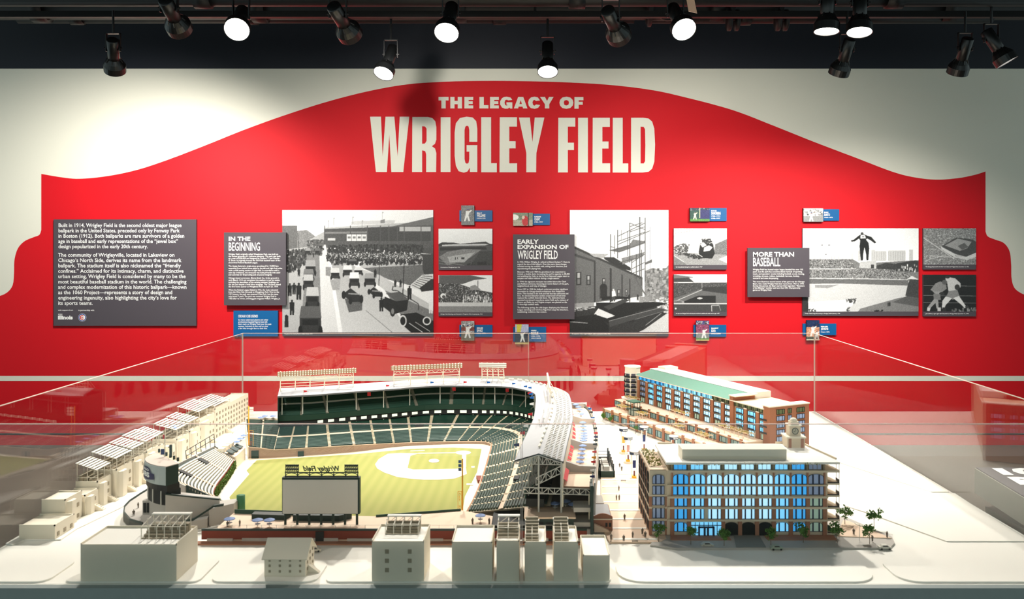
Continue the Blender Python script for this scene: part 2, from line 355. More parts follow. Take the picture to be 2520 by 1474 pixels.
# ================================================================ panels and photographs on the wall
class Paint:
    """small raster painter; coordinates are those of a rectangle (x0,y0)-(x1,y1)"""
    def __init__(s, x0,y0,x1,y1,W,H,bg=128):
        W,H = W*2,H*2                             # painted at double size, averaged down in mesh()
        s.x0,s.y0,s.sx,s.sy = x0,y0,W/(x1-x0),H/(y1-y0); s.W,s.H = W,H
        s.a = np.zeros((H,W,3)); s.a[:] = bg; s.r = np.random.RandomState(int(x0+y0+W))
        s.Y,s.X = np.mgrid[0:H,0:W]; s.X = s.X/s.sx+x0+.5/s.sx; s.Y = s.Y/s.sy+y0+.5/s.sy
    def mask(s, pts):
        m = np.zeros((s.H,s.W),bool); n = len(pts)
        for i in range(n):
            xa,ya = pts[i]; xb,yb = pts[(i+1)%n]
            if ya == yb: continue
            c = ((ya > s.Y) != (yb > s.Y)) & (s.X < (xb-xa)*(s.Y-ya)/(yb-ya)+xa); m ^= c
        return m
    def poly(s, pts, v, nz=0, v2=None):
        m = s.mask(pts)
        if not m.any(): return s
        if v2 is not None:
            ys = [p[1] for p in pts]; t = np.clip((s.Y-min(ys))/(max(ys)-min(ys)+1e-6),0,1)[...,None]
            col = np.array(v)*(1-t)+np.array(v2)*t; col = np.broadcast_to(col, s.a.shape)
            s.a[m] = col[m]
        else: s.a[m] = v
        if nz: s.a[m] += s.r.randn(m.sum(),1)*nz
        return s
    def rect(s,x0,y0,x1,y1,v,nz=0,v2=None): return s.poly([(x0,y0),(x1,y0),(x1,y1),(x0,y1)],v,nz,v2)
    def line(s, p, q, w, v):
        (xa,ya),(xb,yb) = p,q; L = math.hypot(xb-xa,yb-ya)+1e-6; ux,uy = (xb-xa)/L,(yb-ya)/L
        t = (s.X-xa)*ux+(s.Y-ya)*uy; d = np.abs(-(s.X-xa)*uy+(s.Y-ya)*ux); s.a[(t>=0)&(t<=L)&(d<=w/2)] = v; return s
    def oval(s,x,y,rx,ry,v,ring=0):
        q = ((s.X-x)/rx)**2+((s.Y-y)/ry)**2; m = q <= 1
        if ring: m &= q >= (1-ring)**2
        s.a[m] = v; return s
    def crowd(s, pts, n, lo, hi, rx, ry):
        xs = [p[0] for p in pts]; ys = [p[1] for p in pts]; m = s.mask(pts); k = 0
        for _ in range(n*3):
            x = s.r.uniform(min(xs),max(xs)); y = s.r.uniform(min(ys),max(ys))
            i = int((y-s.y0)*s.sy); j = int((x-s.x0)*s.sx)
            if 0 <= i < s.H and 0 <= j < s.W and m[i,j]:
                g = s.r.uniform(lo,hi); h = max(1,int(ry*s.sy*s.r.uniform(.6,1.3))); w = max(1,int(rx*s.sx*s.r.uniform(.6,1.3)))
                s.a[i:i+h, j:j+w] = g; k += 1
                if k >= n: break
        return s
    def man(s, x, y, h, v, head=None):       # small standing figure, feet at x,y
        w = h*.15; s.poly([(x-w,y-h*.55),(x-w*1.1,y-h*.82),(x,y-h*.87),(x+w*1.1,y-h*.82),(x+w,y-h*.5),(x+w*.9,y),(x+w*.15,y),(x,y-h*.4),(x-w*.2,y),(x-w*.9,y)], v)
        s.oval(x,y-h*.93,h*.07,h*.08,v if head is None else head); return s
    def car(s, x, y, w, h, v=40, top=120):   # old motor car seen from above behind
        s.rect(x-w*.48,y-h*.55,x+w*.48,y,v,6); s.poly([(x-w*.42,y-h),(x+w*.42,y-h),(x+w*.5,y-h*.55),(x-w*.5,y-h*.55)],top,5)
        s.rect(x-w*.36,y-h*.5,x+w*.36,y-h*.28,v*.5); s.oval(x-w*.45,y-h*.05,w*.1,h*.22,18); s.oval(x+w*.45,y-h*.05,w*.1,h*.22,18); return s
    def grain(s, g): s.a += np.kron(s.r.randn(s.H//2,s.W//2),np.ones((2,2)))[...,None]*g; return s
    def mesh(s, w, h):
        W,H = s.W//2,s.H//2; a = np.clip(s.a.reshape(H,2,W,2,3).mean((1,3)),0,255)/255; a = np.where(a<=.04045,a/12.92,((a+.055)/1.055)**2.4)
        xs = np.linspace(0,w,W); ys = np.linspace(h,0,H); gx,gy = np.meshgrid(xs,ys)
        co = np.stack([gx,gy,np.zeros_like(gx)],-1).reshape(-1,3)
        me = bpy.data.meshes.new('photo_print'); idx = np.arange(W*H).reshape(H,W)
        q = np.stack([idx[1:,:-1],idx[1:,1:],idx[:-1,1:],idx[:-1,:-1]],-1).reshape(-1,4)
        me.vertices.add(W*H); me.vertices.foreach_set('co',co.ravel()); me.loops.add(q.size); me.loops.foreach_set('vertex_index',q.ravel().astype(np.int32))
        me.polygons.add(len(q)); me.polygons.foreach_set('loop_start',np.arange(0,q.size,4,dtype=np.int32)); me.update(); me.validate()
        at_ = me.color_attributes.new('ink','FLOAT_COLOR','POINT'); at_.data.foreach_set('color',np.concatenate([a.reshape(-1,3),np.ones((W*H,1))],1).ravel())
        return me
def board(name, label, cat, x0,y0,x1,y1, m, depth=.02, back=.0, group=None):
    X0,Z0 = wl(x0,y1); X1,Z1 = wl(x1,y0); yb = WY-.003-back
    t = thing(name, label, cat, (X0,yb,Z0), group); t['_front'] = back+depth+.003
    MB().box(X0,yb-depth,Z0,X1,yb,Z1).build('panel', m, t)
    if back:
        MB().box(X0+.05,yb,Z0+.05,X1-.05,WY-.003,Z1-.05).build('standoff', BLACK, t)
    return t
def put_text(t, s, x0,y0,x1,y1, m=INK, name='lettering', bold=.02, space=1., line=1.):
    me = fit(text_mesh(s, bold, space, line), (x1-x0)*K, (y1-y0)*K)
    return on_wall(me, name, m, x0, y1, t['_front']+.0015, t)
def put_print(t, P, x0,y0,x1,y1):
    return on_wall(P.mesh((x1-x0)*K,(y1-y0)*K), 'photo_print', print_mat(), x0, y1, t['_front']+.001, t)
# --- text panels
q1 = lambda x,y: (100+x*620/2405, 480+y*380/1474)
t = board('text_board','large charcoal introduction panel with two white paragraphs at far left','panel',136,540,486,801,PANEL)
a = q1(186,270); b = q1(1383,520)
put_text(t,'Built in 1914, Wrigley Field is the second oldest major league\nballpark in the United States, preceded only by Fenway Park\nin Boston (1912). Both ballparks are rare survivors of a golden\nage in baseball and early representations of the “jewel box”\ndesign popularized in the early 20th century.',a[0],a[1],b[0],b[1],bold=.014)
a = q1(184,552); b = q1(1405,1058)
put_text(t,'The community of Wrigleyville, located in Lakeview on\nChicago’s North Side, derives its name from the landmark\nballpark. The stadium itself is also nicknamed the “friendly\nconfines.” Acclaimed for its intimacy, charm, and distinctive\nurban setting, Wrigley Field is considered by many to be the\nmost beautiful baseball stadium in the world. The challenging\nand complex modernization of this historic ballpark—known\nas the 1060 Project—represents a story of design and\nengineering ingenuity, also highlighting the city’s love for\nits sports teams.',a[0],a[1],b[0],b[1],bold=.014)
for s,xa,ya,xb,yb,bo in (('with support from',183,1090,326,1106,.01),('in partnership with',377,1090,527,1108,.01),('enjoy',184,1128,226,1144,.015),('illinois',182,1146,323,1186,.05)):
    a = q1(xa,ya); b = q1(xb,yb); put_text(t,s,a[0],a[1],b[0],b[1],bold=bo)
lc = q1(414,1166); r = 38*620/2405*K
lx,lz = wl(*lc); fr = WY-t['_front']-.001
def disc(r0,r1,m,nm,dy):
    mb = MB(); n = 28
    for i in range(n):
        a0,a1 = 2*math.pi*i/n, 2*math.pi*(i+1)/n
        mb.quad((lx+r0*math.cos(a0),fr-dy,lz+r0*math.sin(a0)),(lx+r1*math.cos(a0),fr-dy,lz+r1*math.sin(a0)),(lx+r1*math.cos(a1),fr-dy,lz+r1*math.sin(a1)),(lx+r0*math.cos(a1),fr-dy,lz+r0*math.sin(a1)))
    return mb.build(nm,m,t)
disc(0,r,INK,'emblem_disc',.0002); disc(r*.74,r*.95,mat('emblem_navy',(14,51,134),.5),'emblem_ring',.0006)
mb = MB(); n = 22
for i in range(n):
    a0 = math.radians(45+270*i/n); a1 = math.radians(45+270*(i+1)/n); r0,r1 = r*.34,r*.58
    mb.quad(*[(lx-.04*r+rr*math.cos(a),fr-.001,lz+rr*math.sin(a)) for rr,a in ((r0,a0),(r1,a0),(r1,a1),(r0,a1))])
mb.build('emblem_letter',mat('emblem_red',(204,52,51),.5),t)
ub = fit(text_mesh('UBS',.05),r*.62,r*.26); o = on_wall(ub,'emblem_letters',MATS['emblem_red'],lc[0]-3.2,lc[1]+1.4,t['_front']+.003,t)

t = board('text_board','charcoal text panel headed IN THE BEGINNING, overlapping the street photograph','panel',558,572,709,750,PANEL,back=.035)
def T(t, s, x0,y0,x1,y1, f, **k): a = f(x0,y0); b = f(x1,y1); return put_text(t,s,a[0],a[1],b[0],b[1],**k)
T(t,'IN THE',1822,398,2027,438,q1,bold=.028,name='heading'); T(t,'BEGINNING',1822,452,2118,532,q1,bold=.014,name='heading')
T(t,'Wrigley Field, originally called Weeghman Park, was built on\nthe former grounds of a Lutheran seminary. The park was built\nat a cost of $250,000 and designed by Zachary T. and Charles\nG. Davis. It originally housed the Chi-Feds baseball team of the\nshort-lived Federal Baseball League.',1820,556,2312,655,q1,bold=.012)
T(t,'The design featured a single-story grandstand for 14,000 fans\nextending from behind home plate to the left and right foul poles,\nwith a small seating section in right field. In accordance with a\nnew city ordinance, the structure was built primarily with steel\nand concrete for fireproofing and structural integrity.',1820,668,2330,770,q1,bold=.012)
T(t,'Chicago-based contractor, Blome-Sinek Co., broke ground in\nearly March 1914 and completed the stadium in just six weeks,\nincluding the demolition of the existing seminary buildings on\nthe site and despite a brief labor stoppage. The Chi-Feds played\nthe first home opener at Weeghman Park on April 23, 1914.',1820,781,2314,882,q1,bold=.012)
T(t,'When the Federal League folded in 1916, the Cubs relocated\nfrom the West Side Grounds to Weeghman Park. Prior to the\n1919 season, the park was renamed Cubs Park, but the name\nonly lasted 7 years. The park was renamed Wrigley Field in\n1926 after its owner, chewing gum magnate William Wrigley, Jr.',1820,894,2310,995,q1,bold=.012)
t = board('text_card','blue text card with five short lines below the left charcoal panel','card',577,764,686,827,BLUE)
T(t,'CHICAGO CUBS LEGENDS',1897,1140,2084,1166,q1,bold=.014,name='heading')
T(t,'So many celebrated players and other\nprofessional baseball figures have left\ntheir mark on Wrigley Field over the past\ncentury. Included on this wall are just\na few who brought fans to their feet.',1897,1180,2212,1282,q1,bold=.012)
q3 = lambda x,y: (1240+x*580/2250, 480+y*380/1474)
t = board('text_board','tall charcoal text panel headed EARLY EXPANSION OF WRIGLEY FIELD','panel',1263,577,1413,784,PANEL,back=.035)
T(t,'EARLY',132,424,332,466,q3,bold=.028,name='heading'); T(t,'EXPANSION OF',132,475,614,515,q3,bold=.028,name='heading'); T(t,'WRIGLEY FIELD',132,528,512,610,q3,bold=.014,name='heading')
T(t,'In 1922, William Wrigley, Jr. rehired architect Zachary T. Davis to\nexpand the size of the ballpark. Over the years, these changes\nincluded moving the outfield walls, adding more bleachers, and\nrepositioning the playing field.',131,630,628,711,q3,bold=.012)
T(t,'Between 1926 and 1928 the grandstand was expanded to\ninclude a double deck, increasing the park’s capacity to 38,400\nand enabling the Cubs to be the first National League team to\nsurpass one million visitors during a single season.',131,723,625,803,q3,bold=.012)
T(t,'In 1934, the signature marquee was added above the Clark\nand Addison entrance, becoming an iconic feature of the park,\nneighborhood, and City of Chicago.',131,815,616,876,q3,bold=.012)
T(t,'From 1937 to 1938 the ballpark underwent another significant\nrenovation by Chicago-based architecture firm Holabird &\nRoot. This resulted in the look and feel that fans still know and\nlove. An elevated bleacher section constructed of red brick\nreplaced the outfield chain-link fence. The distinctive hand-\noperated scoreboard rose above center field, and a mixture of\nBoston and Baltic ivy and Virginia creeper was planted on the\n11-foot-high outfield walls.',131,887,612,1050,q3,bold=.012)
T(t,'The following spring, the club began displaying the National\nLeague standings and win/loss flags from atop the bleachers,\nestablishing traditions that endure.',131,1061,612,1121,q3,bold=.012)
q4 = lambda x,y: (1800+x*660/2520, 480+y*380/1451)
t = board('text_board','charcoal text panel headed MORE THAN BASEBALL beside the ski jumper photograph','panel',1835,610,1986,730,PANEL,back=.035)
T(t,'MORE THAN',184,534,566,578,q4,bold=.028,name='heading'); T(t,'BASEBALL',184,586,438,668,q4,bold=.014,name='heading')
T(t,'Wrigley Field has hosted major league baseball for over 110\nyears, but the park has accommodated myriads of sporting,\nmusic, and spectator events including football, soccer, boxing,\nwrestling, circuses, rodeos, basketball, lacrosse, hockey,\nconcerts and even ski-jumping.',182,690,662,790,q4,bold=.012)
T(t,'The most illustrious second tenant of the park was the Chicago\nBears, who made Wrigley Field their home from 1921 to 1970.\nDuring this period, the Bears earned their legendary “Monsters\nof the Midway” moniker and won four NFL Championship\ngames at Wrigley Field.',182,803,664,900,q4,bold=.012)
q2 = lambda x,y: (680+x*580/2250, 480+y*380/1474)
def photo(label, x0,y0,x1,y1, cap, P, text, depth=.02):
    t = board('photo_board', label, 'photograph', x0,y0,x1,y1, PANEL, depth)
    put_print(t, P, x0,y0,x1,cap); h = y1-cap
    put_text(t, text, x0+5, cap+h*.3, x0+5+min((x1-x0)*.82, len(text)*1.35), cap+h*.62, bold=.01, name='caption'); return t
# --- the street photograph
P = Paint(66,140,1502,1300,330,267,226)
P.rect(66,140,1502,420,236,2,222)
P.poly([(66,290),(210,290),(212,520),(66,520)],92,14); P.poly([(210,340),(300,330),(420,420),(470,480),(470,560),(210,560)],120,26)
P.poly([(330,420),(470,345),(480,480),(300,540)],165,12)
P.poly([(464,310),(1260,262),(1502,208),(1502,290),(464,330)],176,6); P.poly([(720,255),(760,245),(1140,240),(1130,270),(720,285)],196)
P.poly([(1000,240),(1040,228),(1040,265),(1000,265)],120); P.poly([(1265,262),(1502,208),(1502,290),(1100,300)],92,6)
P.poly([(464,322),(1502,285),(1502,560),(464,470)],66,10); P.poly([(464,350),(1300,340),(1300,362),(464,366)],118)
P.poly([(880,310),(1480,300),(1480,470),(880,440)],50,14); P.rect(1180,300,1480,345,178,8)
for x in (470,715,875,1000,1080,1160,1225,1385,1480): P.line((x,290),(x,470),8,70)
for i,x in enumerate((680,728,776,824)): P.rect(x,372,x+44,436,214); P.rect(x+8,392,x+36,412,110,30)
P.rect(500,408,570,432,190); P.rect(464,436,1502,500,74,16)
P.poly([(66,520),(470,470),(520,560),(300,1300),(66,1300)],168,8)
P.poly([(430,470),(520,560),(640,1300),(1300,1300),(860,760),(620,560)],150,8,196); P.poly([(400,470),(480,470),(600,1300),(440,1300)],205,7)
P.poly([(300,560),(420,560),(440,1300),(240,1300)],120,10)
P.poly([(780,650),(1400,640),(1400,720),(830,690)],176,8); P.poly([(830,690),(1400,660),(1502,760),(1300,860),(1080,800)],96,16)
P.poly([(820,700),(1000,760),(1502,1050),(1502,1150),(1280,1080),(800,720)],186,8); P.poly([(1040,900),(1502,1100),(1502,1300),(1300,1300)],110,14)
P.crowd([(490,470),(1400,460),(1400,640),(560,650),(480,600)],1700,14,70,14,22); P.crowd([(500,545),(1390,545),(1390,600),(520,600)],420,150,215,7,8)
P.crowd([(66,520),(300,500),(280,650),(130,720),(66,690)],380,18,80,14,24); P.crowd([(300,420),(470,420),(430,560),(300,560)],220,40,110,18,16)
P.poly([(1400,560),(1502,560),(1502,900),(1430,820),(1400,700)],52,8); P.poly([(1285,850),(1395,755),(1502,745),(1502,790),(1410,915),(1290,870)],205,6)
for k in range(7): P.line((1300+k*16,850-k*14),(1410+k*14,905-k*22),7,80)
P.poly([(1370,880),(1490,790),(1502,800),(1502,900),(1390,915)],34)
P.line((998,300),(985,860),7,60); P.line((1225,620),(1212,940),9,40); P.line((215,360),(230,560),6,70)
for x,y,w,h,tp_ in ((335,745,100,130,150),(318,800,100,100,110),(315,880,98,130,175),(355,1060,125,190,178),(335,1300,210,250,80),
                    (570,790,84,100,200),(688,760,88,95,214),(790,750,80,70,205),(752,860,96,130,222),(900,850,105,110,150),(735,655,80,50,90),(310,560,50,60,140),(400,560,44,60,90),(432,500,30,40,90)):
    P.car(x,y,w,h,42,tp_)
P.poly([(520,800),(620,790),(610,900),(545,900)],150,16); P.poly([(660,980),(830,960),(825,1090),(700,1110)],84,20); P.poly([(480,680),(530,680),(525,770),(480,760)],130,12)
for x,y,w,h in ((735,1010,200,130),(950,960,140,90)):
    P.poly([(x-w*.5,y-h*.5),(x-w*.1,y-h),(x+w*.5,y-h*.3),(x+w*.4,y),(x,y+h*.02)],34,6); P.oval(x-w*.42,y-h*.5,w*.1,h*.3,22); P.oval(x-w*.1,y-h*.1,w*.09,h*.3,22); P.oval(x+w*.42,y-h*.2,w*.09,h*.3,22); P.line((x-w*.2,y-h*.6),(x+w*.35,y-h*.55),10,150)
P.poly([(1050,930),(1180,915),(1270,990),(1150,1005)],78,4); P.poly([(1040,960),(1150,1005),(1265,990),(1250,1090),(1120,1130),(1030,1060)],26,6); P.oval(1115,1100,26,50,30); P.oval(1115,1100,14,28,120); P.oval(1030,1020,18,40,30)
P.poly([(1190,1130),(1340,1110),(1502,1190),(1502,1300),(1290,1300),(1200,1220)],22,6); P.oval(1212,1190,36,56,205); P.oval(1212,1190,25,40,26); P.oval(1440,1190,40,40,210,.3)
P.line((1270,1210),(1400,1298),6,200); P.line((1330,1200),(1470,1290),5,190); P.line((860,1090),(1110,1298),5,110)
P.line((1110,900),(1160,905),10,52); P.line((1160,905),(1360,1030),9,52); P.line((1360,1030),(1360,1090),9,52); P.line((1110,900),(1120,860),9,52)
for x,y,h in ((160,1135,145),(140,955,120),(180,940,110),(225,990,160),(225,770,80),(1008,1100,130),(1275,990,130),(140,730,70),(190,715,60),(1140,870,70),(1190,872,70),(950,780,80),(365,590,40)): P.man(x,y,h,22)
P.man(1478,1120,130,220); P.poly([(90,1250),(92,1140),(110,1130),(124,1145),(128,1250)],26)
for x,y0 in ((503,240),(556,215),(737,205),(826,240),(1018,160)): P.line((x,y0),(x,y0+70),4,120); P.poly([(x,y0),(x+14,y0+4),(x,y0+16)],150)
P.grain(5)
photo('large black and white photograph of a crowded street with old motor cars',697,517,1067,826,817,P,'Weeghman Park, looking West on Addison Street, 1914')
# --- small: field and grandstand
P = Paint(1555,322,2063,672,130,90,235); P.rect(1555,322,2063,480,240,1,226); P.poly([(1555,470),(1590,452),(1700,455),(1760,466),(2000,445),(2035,465),(2063,470),(2063,500),(1555,500)],40)
P.poly([(1590,476),(1700,470),(1980,465),(2030,470),(1980,485),(1590,492)],190,10); P.poly([(1555,490),(2063,480),(2063,672),(1555,672)],70,12); P.poly([(1570,500),(2000,495),(2010,520),(1570,530)],30,6)
P.poly([(1640,540),(1790,515),(1960,520),(1850,600),(1640,670),(1560,590)],120,22); P.poly([(1640,590),(1900,545),(1800,640),(1660,640)],165,25); P.poly([(1940,540),(2063,530),(2063,672),(1860,672)],52,14)
P.line((1560,625),(1800,672),4,140); P.line((1560,650),(1700,672),4,120); P.rect(1770,595,1800,612,30); P.man(1715,615,24,20); P.man(1735,612,20,20); P.poly([(1920,640),(2000,636),(2000,665),(1925,668)],22); P.crowd([(1820,630),(2040,630),(2040,670),(1820,670)],26,16,50,12,26); P.grain(5)
photo('small black and white photograph of an empty muddy ballpark under construction',1080,563,1212,664,653,P,'Construction of Weeghman Park, 1914')
P = Paint(1555,765,2063,1116,130,90,232); P.poly([(1560,766),(1850,766),(2012,798),(1890,812),(1780,850),(1560,840)],84,4); P.poly([(1555,840),(1760,850),(1900,900),(2063,930),(2063,1030),(1555,1030)],60,10)
P.crowd([(1555,840),(1760,850),(1900,905),(2063,930),(2063,1010),(1555,1020)],900,16,190,7,9); P.rect(1555,1020,2063,1060,196,8); P.rect(1555,1058,2063,1116,128,14); P.line((1925,815),(1925,930),7,60); P.poly([(1855,870),(1900,855),(1955,905),(1850,905)],140,8)
P.crowd([(1780,945),(2063,955),(2063,1010),(1780,1000)],70,180,235,7,28); P.oval(1600,960,26,24,225); P.oval(1606,968,16,14,70); P.rect(1900,925,1918,942,235); P.grain(5)
photo('small black and white photograph of a packed grandstand and marching band',1080,677,1212,778,768,P,'Chicago Cubs following a marching band at Weeghman Park on opening day, 1915')
# --- brick building and steelwork
P = Paint(628,140,1570,1300,225,277,244); P.rect(628,140,1570,900,246,1,232)
P.poly([(1340,720),(1420,690),(1520,720),(1570,660),(1570,1010),(1340,1010)],128,26); P.crowd([(1360,700),(1570,690),(1570,960),(1360,960)],300,80,170,22,22)
P.poly([(628,470),(680,488),(830,560),(1320,780),(1320,960),(860,1020),(628,1060)],98,9); P.poly([(628,470),(680,488),(1320,780),(1320,800),(680,512),(628,500)],50)
P.poly([(628,540),(870,620),(870,640),(628,565)],62); P.poly([(628,1030),(860,1018),(860,1060),(628,1080)],150,10)
for x0,x1,y0 in ((858,876,620),(1010,1028,690),(1120,1132,750),(1195,1205,790)): P.poly([(x0,y0),(x1,y0+8),(x1,1010),(x0,1020)],52)
for x,y,w,h in ((690,730,48,125),(788,760,38,95),(938,790,30,70),(1080,895,30,70),(1160,895,16,60)): P.rect(x,y,x+w,y+h,44); P.rect(x+w*.25,y+8,x+w*.75,y+h*.45,176); P.rect(x+w*.25,y+h*.52,x+w*.75,y+h*.9,110)
P.oval(950,880,36,40,36); P.rect(920,880,984,980,40)
P.poly([(950,590),(1050,590),(1210,690),(1210,720),(1100,690),(960,610)],40); P.poly([(815,555),(1000,560),(940,600),(860,585)],170,20)
P.poly([(1000,525),(1350,430),(1340,460),(1100,545)],96,10); P.poly([(1120,600),(1340,540),(1330,580),(1130,660)],120,24); P.poly([(1230,420),(1350,440),(1180,500)],110,12)
for x,y0,y1,w in ((1018,370,590,8),(1056,380,560,8),(1085,330,600,9),(1120,330,430,5),(1200,262,640,9),(1180,340,580,6),(1294,206,800,10),(1346,215,820,10),(1262,560,800,8),(1310,520,860,8),(1218,600,760,8)): P.line((x,y0),(x,y1),w,70)
for x in (1362,1392): P.line((x,300 if x > 1370 else 330),(x,820),3,120)
for k in range(16): P.line((1360,340+k*30),(1394,325+k*30),2,140)
for p,q in (((1090,390),(1346,265)),((1090,440),(1346,350)),((1200,265),(1346,330)),((1200,300),(1320,262)),((1085,470),(1390,340)),((1018,490),(1060,500)),((1220,640),(1340,560)),((1220,700),(1340,640)),((1230,740),(1340,700)),((1100,640),(1260,600)),((1200,350),(1346,300)),((1060,520),(1200,480))): P.line(p,q,7,84)
P.poly([(1350,640),(1410,610),(1410,640),(1350,660)],90); P.line((1228,750),(1348,945),12,90)
P.poly([(628,1080),(900,1050),(1570,1000),(1570,1300),(628,1300)],46,12); P.poly([(1300,1300),(1570,1110),(1570,1300)],200,12); P.crowd([(1430,1000),(1500,950),(1570,980),(1570,1130),(1470,1080)],120,110,245,22,16); P.crowd([(640,1060),(880,1060),(700,1100),(640,1100)],40,120,220,20,10)
P.poly([(880,1020),(1480,1015),(1560,1030),(1250,1110),(1240,1200),(1000,1220),(880,1160)],30,4); P.poly([(950,1060),(1160,980),(1195,1000),(1000,1090)],60); P.poly([(930,1000),(940,960),(1190,965),(1195,985),(1000,990)],32)
P.poly([(860,1130),(900,1075),(1060,1145),(985,1170)],220,8); P.poly([(700,1250),(760,1220),(900,1250),(860,1290)],190,16); P.poly([(1000,1195),(1480,1070),(1570,1090),(1250,1180),(1010,1250)],64,4); P.line((1000,1195),(1500,1065),5,140); P.line((1250,1180),(1560,1090),4,120)
P.poly([(628,1160),(880,1130),(1000,1240),(1000,1300),(628,1300)],30,8); P.line((628,1200),(800,1215),8,150); P.line((1400,1250),(1290,1300),8,190); P.line((1350,1235),(1500,1120),6,150)
P.man(1045,1010,120,70,210); P.poly([(1030,910),(1060,905),(1070,955),(1030,965)],226); P.rect(1290,965,1385,1015,140,20); P.man(1275,1000,60,50); P.man(1195,1000,60,40); P.line((915,890),(915,990),5,60); P.grain(5)
photo('large black and white photograph of steelwork rising behind a brick building',1402,517,1644,827,816,P,'An expansion of the original ballpark, under construction in the 1930s')
P = Paint(1620,318,2120,668,130,91,190); P.rect(1620,318,2120,560,206,8); P.poly([(1620,318),(1830,318),(1620,385)],226); 
for k in range(7): P.oval(1640+k*26,352-k*4,8,20,170,.4)
P.poly([(2010,470),(2120,420),(2120,580),(1990,590)],110,34); P.poly([(1620,545),(2120,570),(2120,668),(1620,668)],150,20); P.poly([(1620,570),(1720,640),(1740,668),(1620,668)],120,20); P.poly([(2040,610),(2120,580),(2120,650)],220,10); P.line((1620,575),(1720,640),5,225)
P.crowd([(1620,490),(1700,460),(1760,470),(1740,580),(1620,560)],220,20,100,12,8); P.crowd([(1700,550),(1860,570),(1880,605),(1760,600)],140,20,70,14,8); P.crowd([(1880,420),(1970,415),(1980,490),(1890,470)],90,20,80,12,12)
P.poly([(1855,540),(1870,460),(1990,470),(2005,560),(1980,605),(1860,600)],26,8); P.poly([(1868,470),(1900,452),(1930,480),(1890,500)],225); P.poly([(1905,500),(1950,480),(1985,500),(1960,530),(1900,540)],215); P.line((1845,560),(1890,590),6,210); P.grain(6)
photo('small sepia photograph of two gardeners planting ivy against a wall',1657,562,1787,663,652,P,'Ivy was planted along the outfield walls in 1937')
P = Paint(1620,760,2120,1110,130,91,120); P.rect(1620,760,2120,840,232,1); P.poly([(1620,762),(1800,786),(1800,792),(1640,800),(1620,800)],110); P.poly([(1620,800),(1760,790),(1810,832),(1620,842)],60,10); P.line((1620,836),(1810,836),6,200)
P.poly([(1620,845),(1780,840),(2120,836),(2120,880),(1880,900),(1620,985)],66,10); P.crowd([(1620,850),(1760,850),(1880,900),(1620,970)],420,26,130,6,6); P.crowd([(1800,842),(2120,842),(2120,870),(1900,880)],140,50,150,6,5)
P.poly([(1620,985),(1885,900),(2120,880),(2120,1110),(1620,1110)],96,8); P.poly([(1890,880),(2120,875),(2120,945),(1890,915)],52,6); P.poly([(1700,1020),(1850,960),(2015,960),(2015,1030),(1740,1035)],34,4); P.line((1640,1010),(1885,905),6,190); P.oval(1865,985,26,9,190); P.oval(1660,1020,60,16,150,.3)
P.rect(1620,1030,2120,1040,190); P.rect(1620,1040,2120,1110,62,8); P.line((1975,1050),(1978,1108),6,200); P.line((1975,1052),(2045,1050),6,180); P.line((2045,1050),(2060,1100),5,150); P.line((1885,810),(1885,890),3,180); P.oval(1640,1080,8,8,220); P.grain(5)
photo('small sepia photograph of the ballpark infield seen from the stands',1657,675,1787,777,766,P,'An improved Wrigley Field with bleachers and brick outfield walls visible on the right, 1937')
# --- ski jumper
P = Paint(664,313,1745,1088,260,187,240); P.rect(664,313,1745,640,238,1,250)
for x,y0,x1 in ((1180,520,1205),(1305,515,1340),(1340,525,1440),(1460,520,1620),(1656,512,1690),(1122,552,1132)): P.rect(x,y0,x1,620,196,8); 
for x in range(1310,1620,22):
    P.line((x,530),(x,610),4,160)
for x in (780,830,935,960,1000): P.line((x,575),(x,610),4,120)
P.poly([(750,490),(860,470),(1020,490),(1010,570),(760,570)],248); P.rect(836,466,856,474,90); P.rect(900,466,922,474,90); P.rect(875,552,888,562,110); P.line((1000,490),(1000,560),3,190)
P.poly([(664,600),(1130,600),(1200,640),(1745,610),(1745,800),(664,800)],120,20); P.crowd([(700,600),(1110,600),(1150,690),(700,690)],900,16,225,7,7); P.crowd([(700,700),(1660,690),(1660,785),(700,785)],1700,16,225,7,7)
P.poly([(1350,660),(1440,635),(1540,645),(1530,700),(1340,690)],60,20); P.poly([(1540,640),(1720,610),(1745,620),(1745,720),(1530,710)],58,10); P.crowd([(1550,650),(1740,640),(1740,710),(1550,700)],26,150,230,9,22); P.poly([(1200,625),(1350,615),(1350,690),(1190,680)],190,20); P.rect(1300,650,1330,685,60)
P.line((710,692),(1160,690),6,236); P.line((710,778),(1240,782),6,226); P.line((1240,782),(1640,792),6,226)
P.poly([(700,786),(1240,788),(1650,796),(1650,850),(1000,830),(700,830)],104,14); P.poly([(664,830),(1000,826),(1660,846),(1745,900),(1745,1088),(664,1088)],205,8); P.poly([(780,840),(1000,838),(900,870),(780,865)],150,14)
P.poly([(720,1000),(1080,975),(1150,1000),(1100,1060),(1040,1088),(720,1088)],246,2); P.poly([(1200,1060),(1560,960),(1745,930),(1745,1088),(1180,1088)],120,14); P.poly([(1500,1000),(1640,940),(1745,960),(1745,1040)],84,12); P.poly([(1640,850),(1670,760),(1745,790),(1745,960),(1620,940)],62,14); P.poly([(1630,790),(1680,755),(1745,790),(1660,785)],220)
P.poly([(664,940),(715,950),(720,1088),(664,1088)],44,6); P.crowd([(1060,970),(1160,960),(1150,1010),(1070,980)],50,30,110,8,16); P.crowd([(720,1060),(790,1055),(790,1088),(720,1088)],40,20,100,8,10); P.crowd([(1330,1070),(1410,1070),(1410,1088),(1330,1088)],20,16,50,14,12); P.crowd([(1070,1040),(1110,1040),(1110,1088),(1070,1088)],26,30,110,8,12)
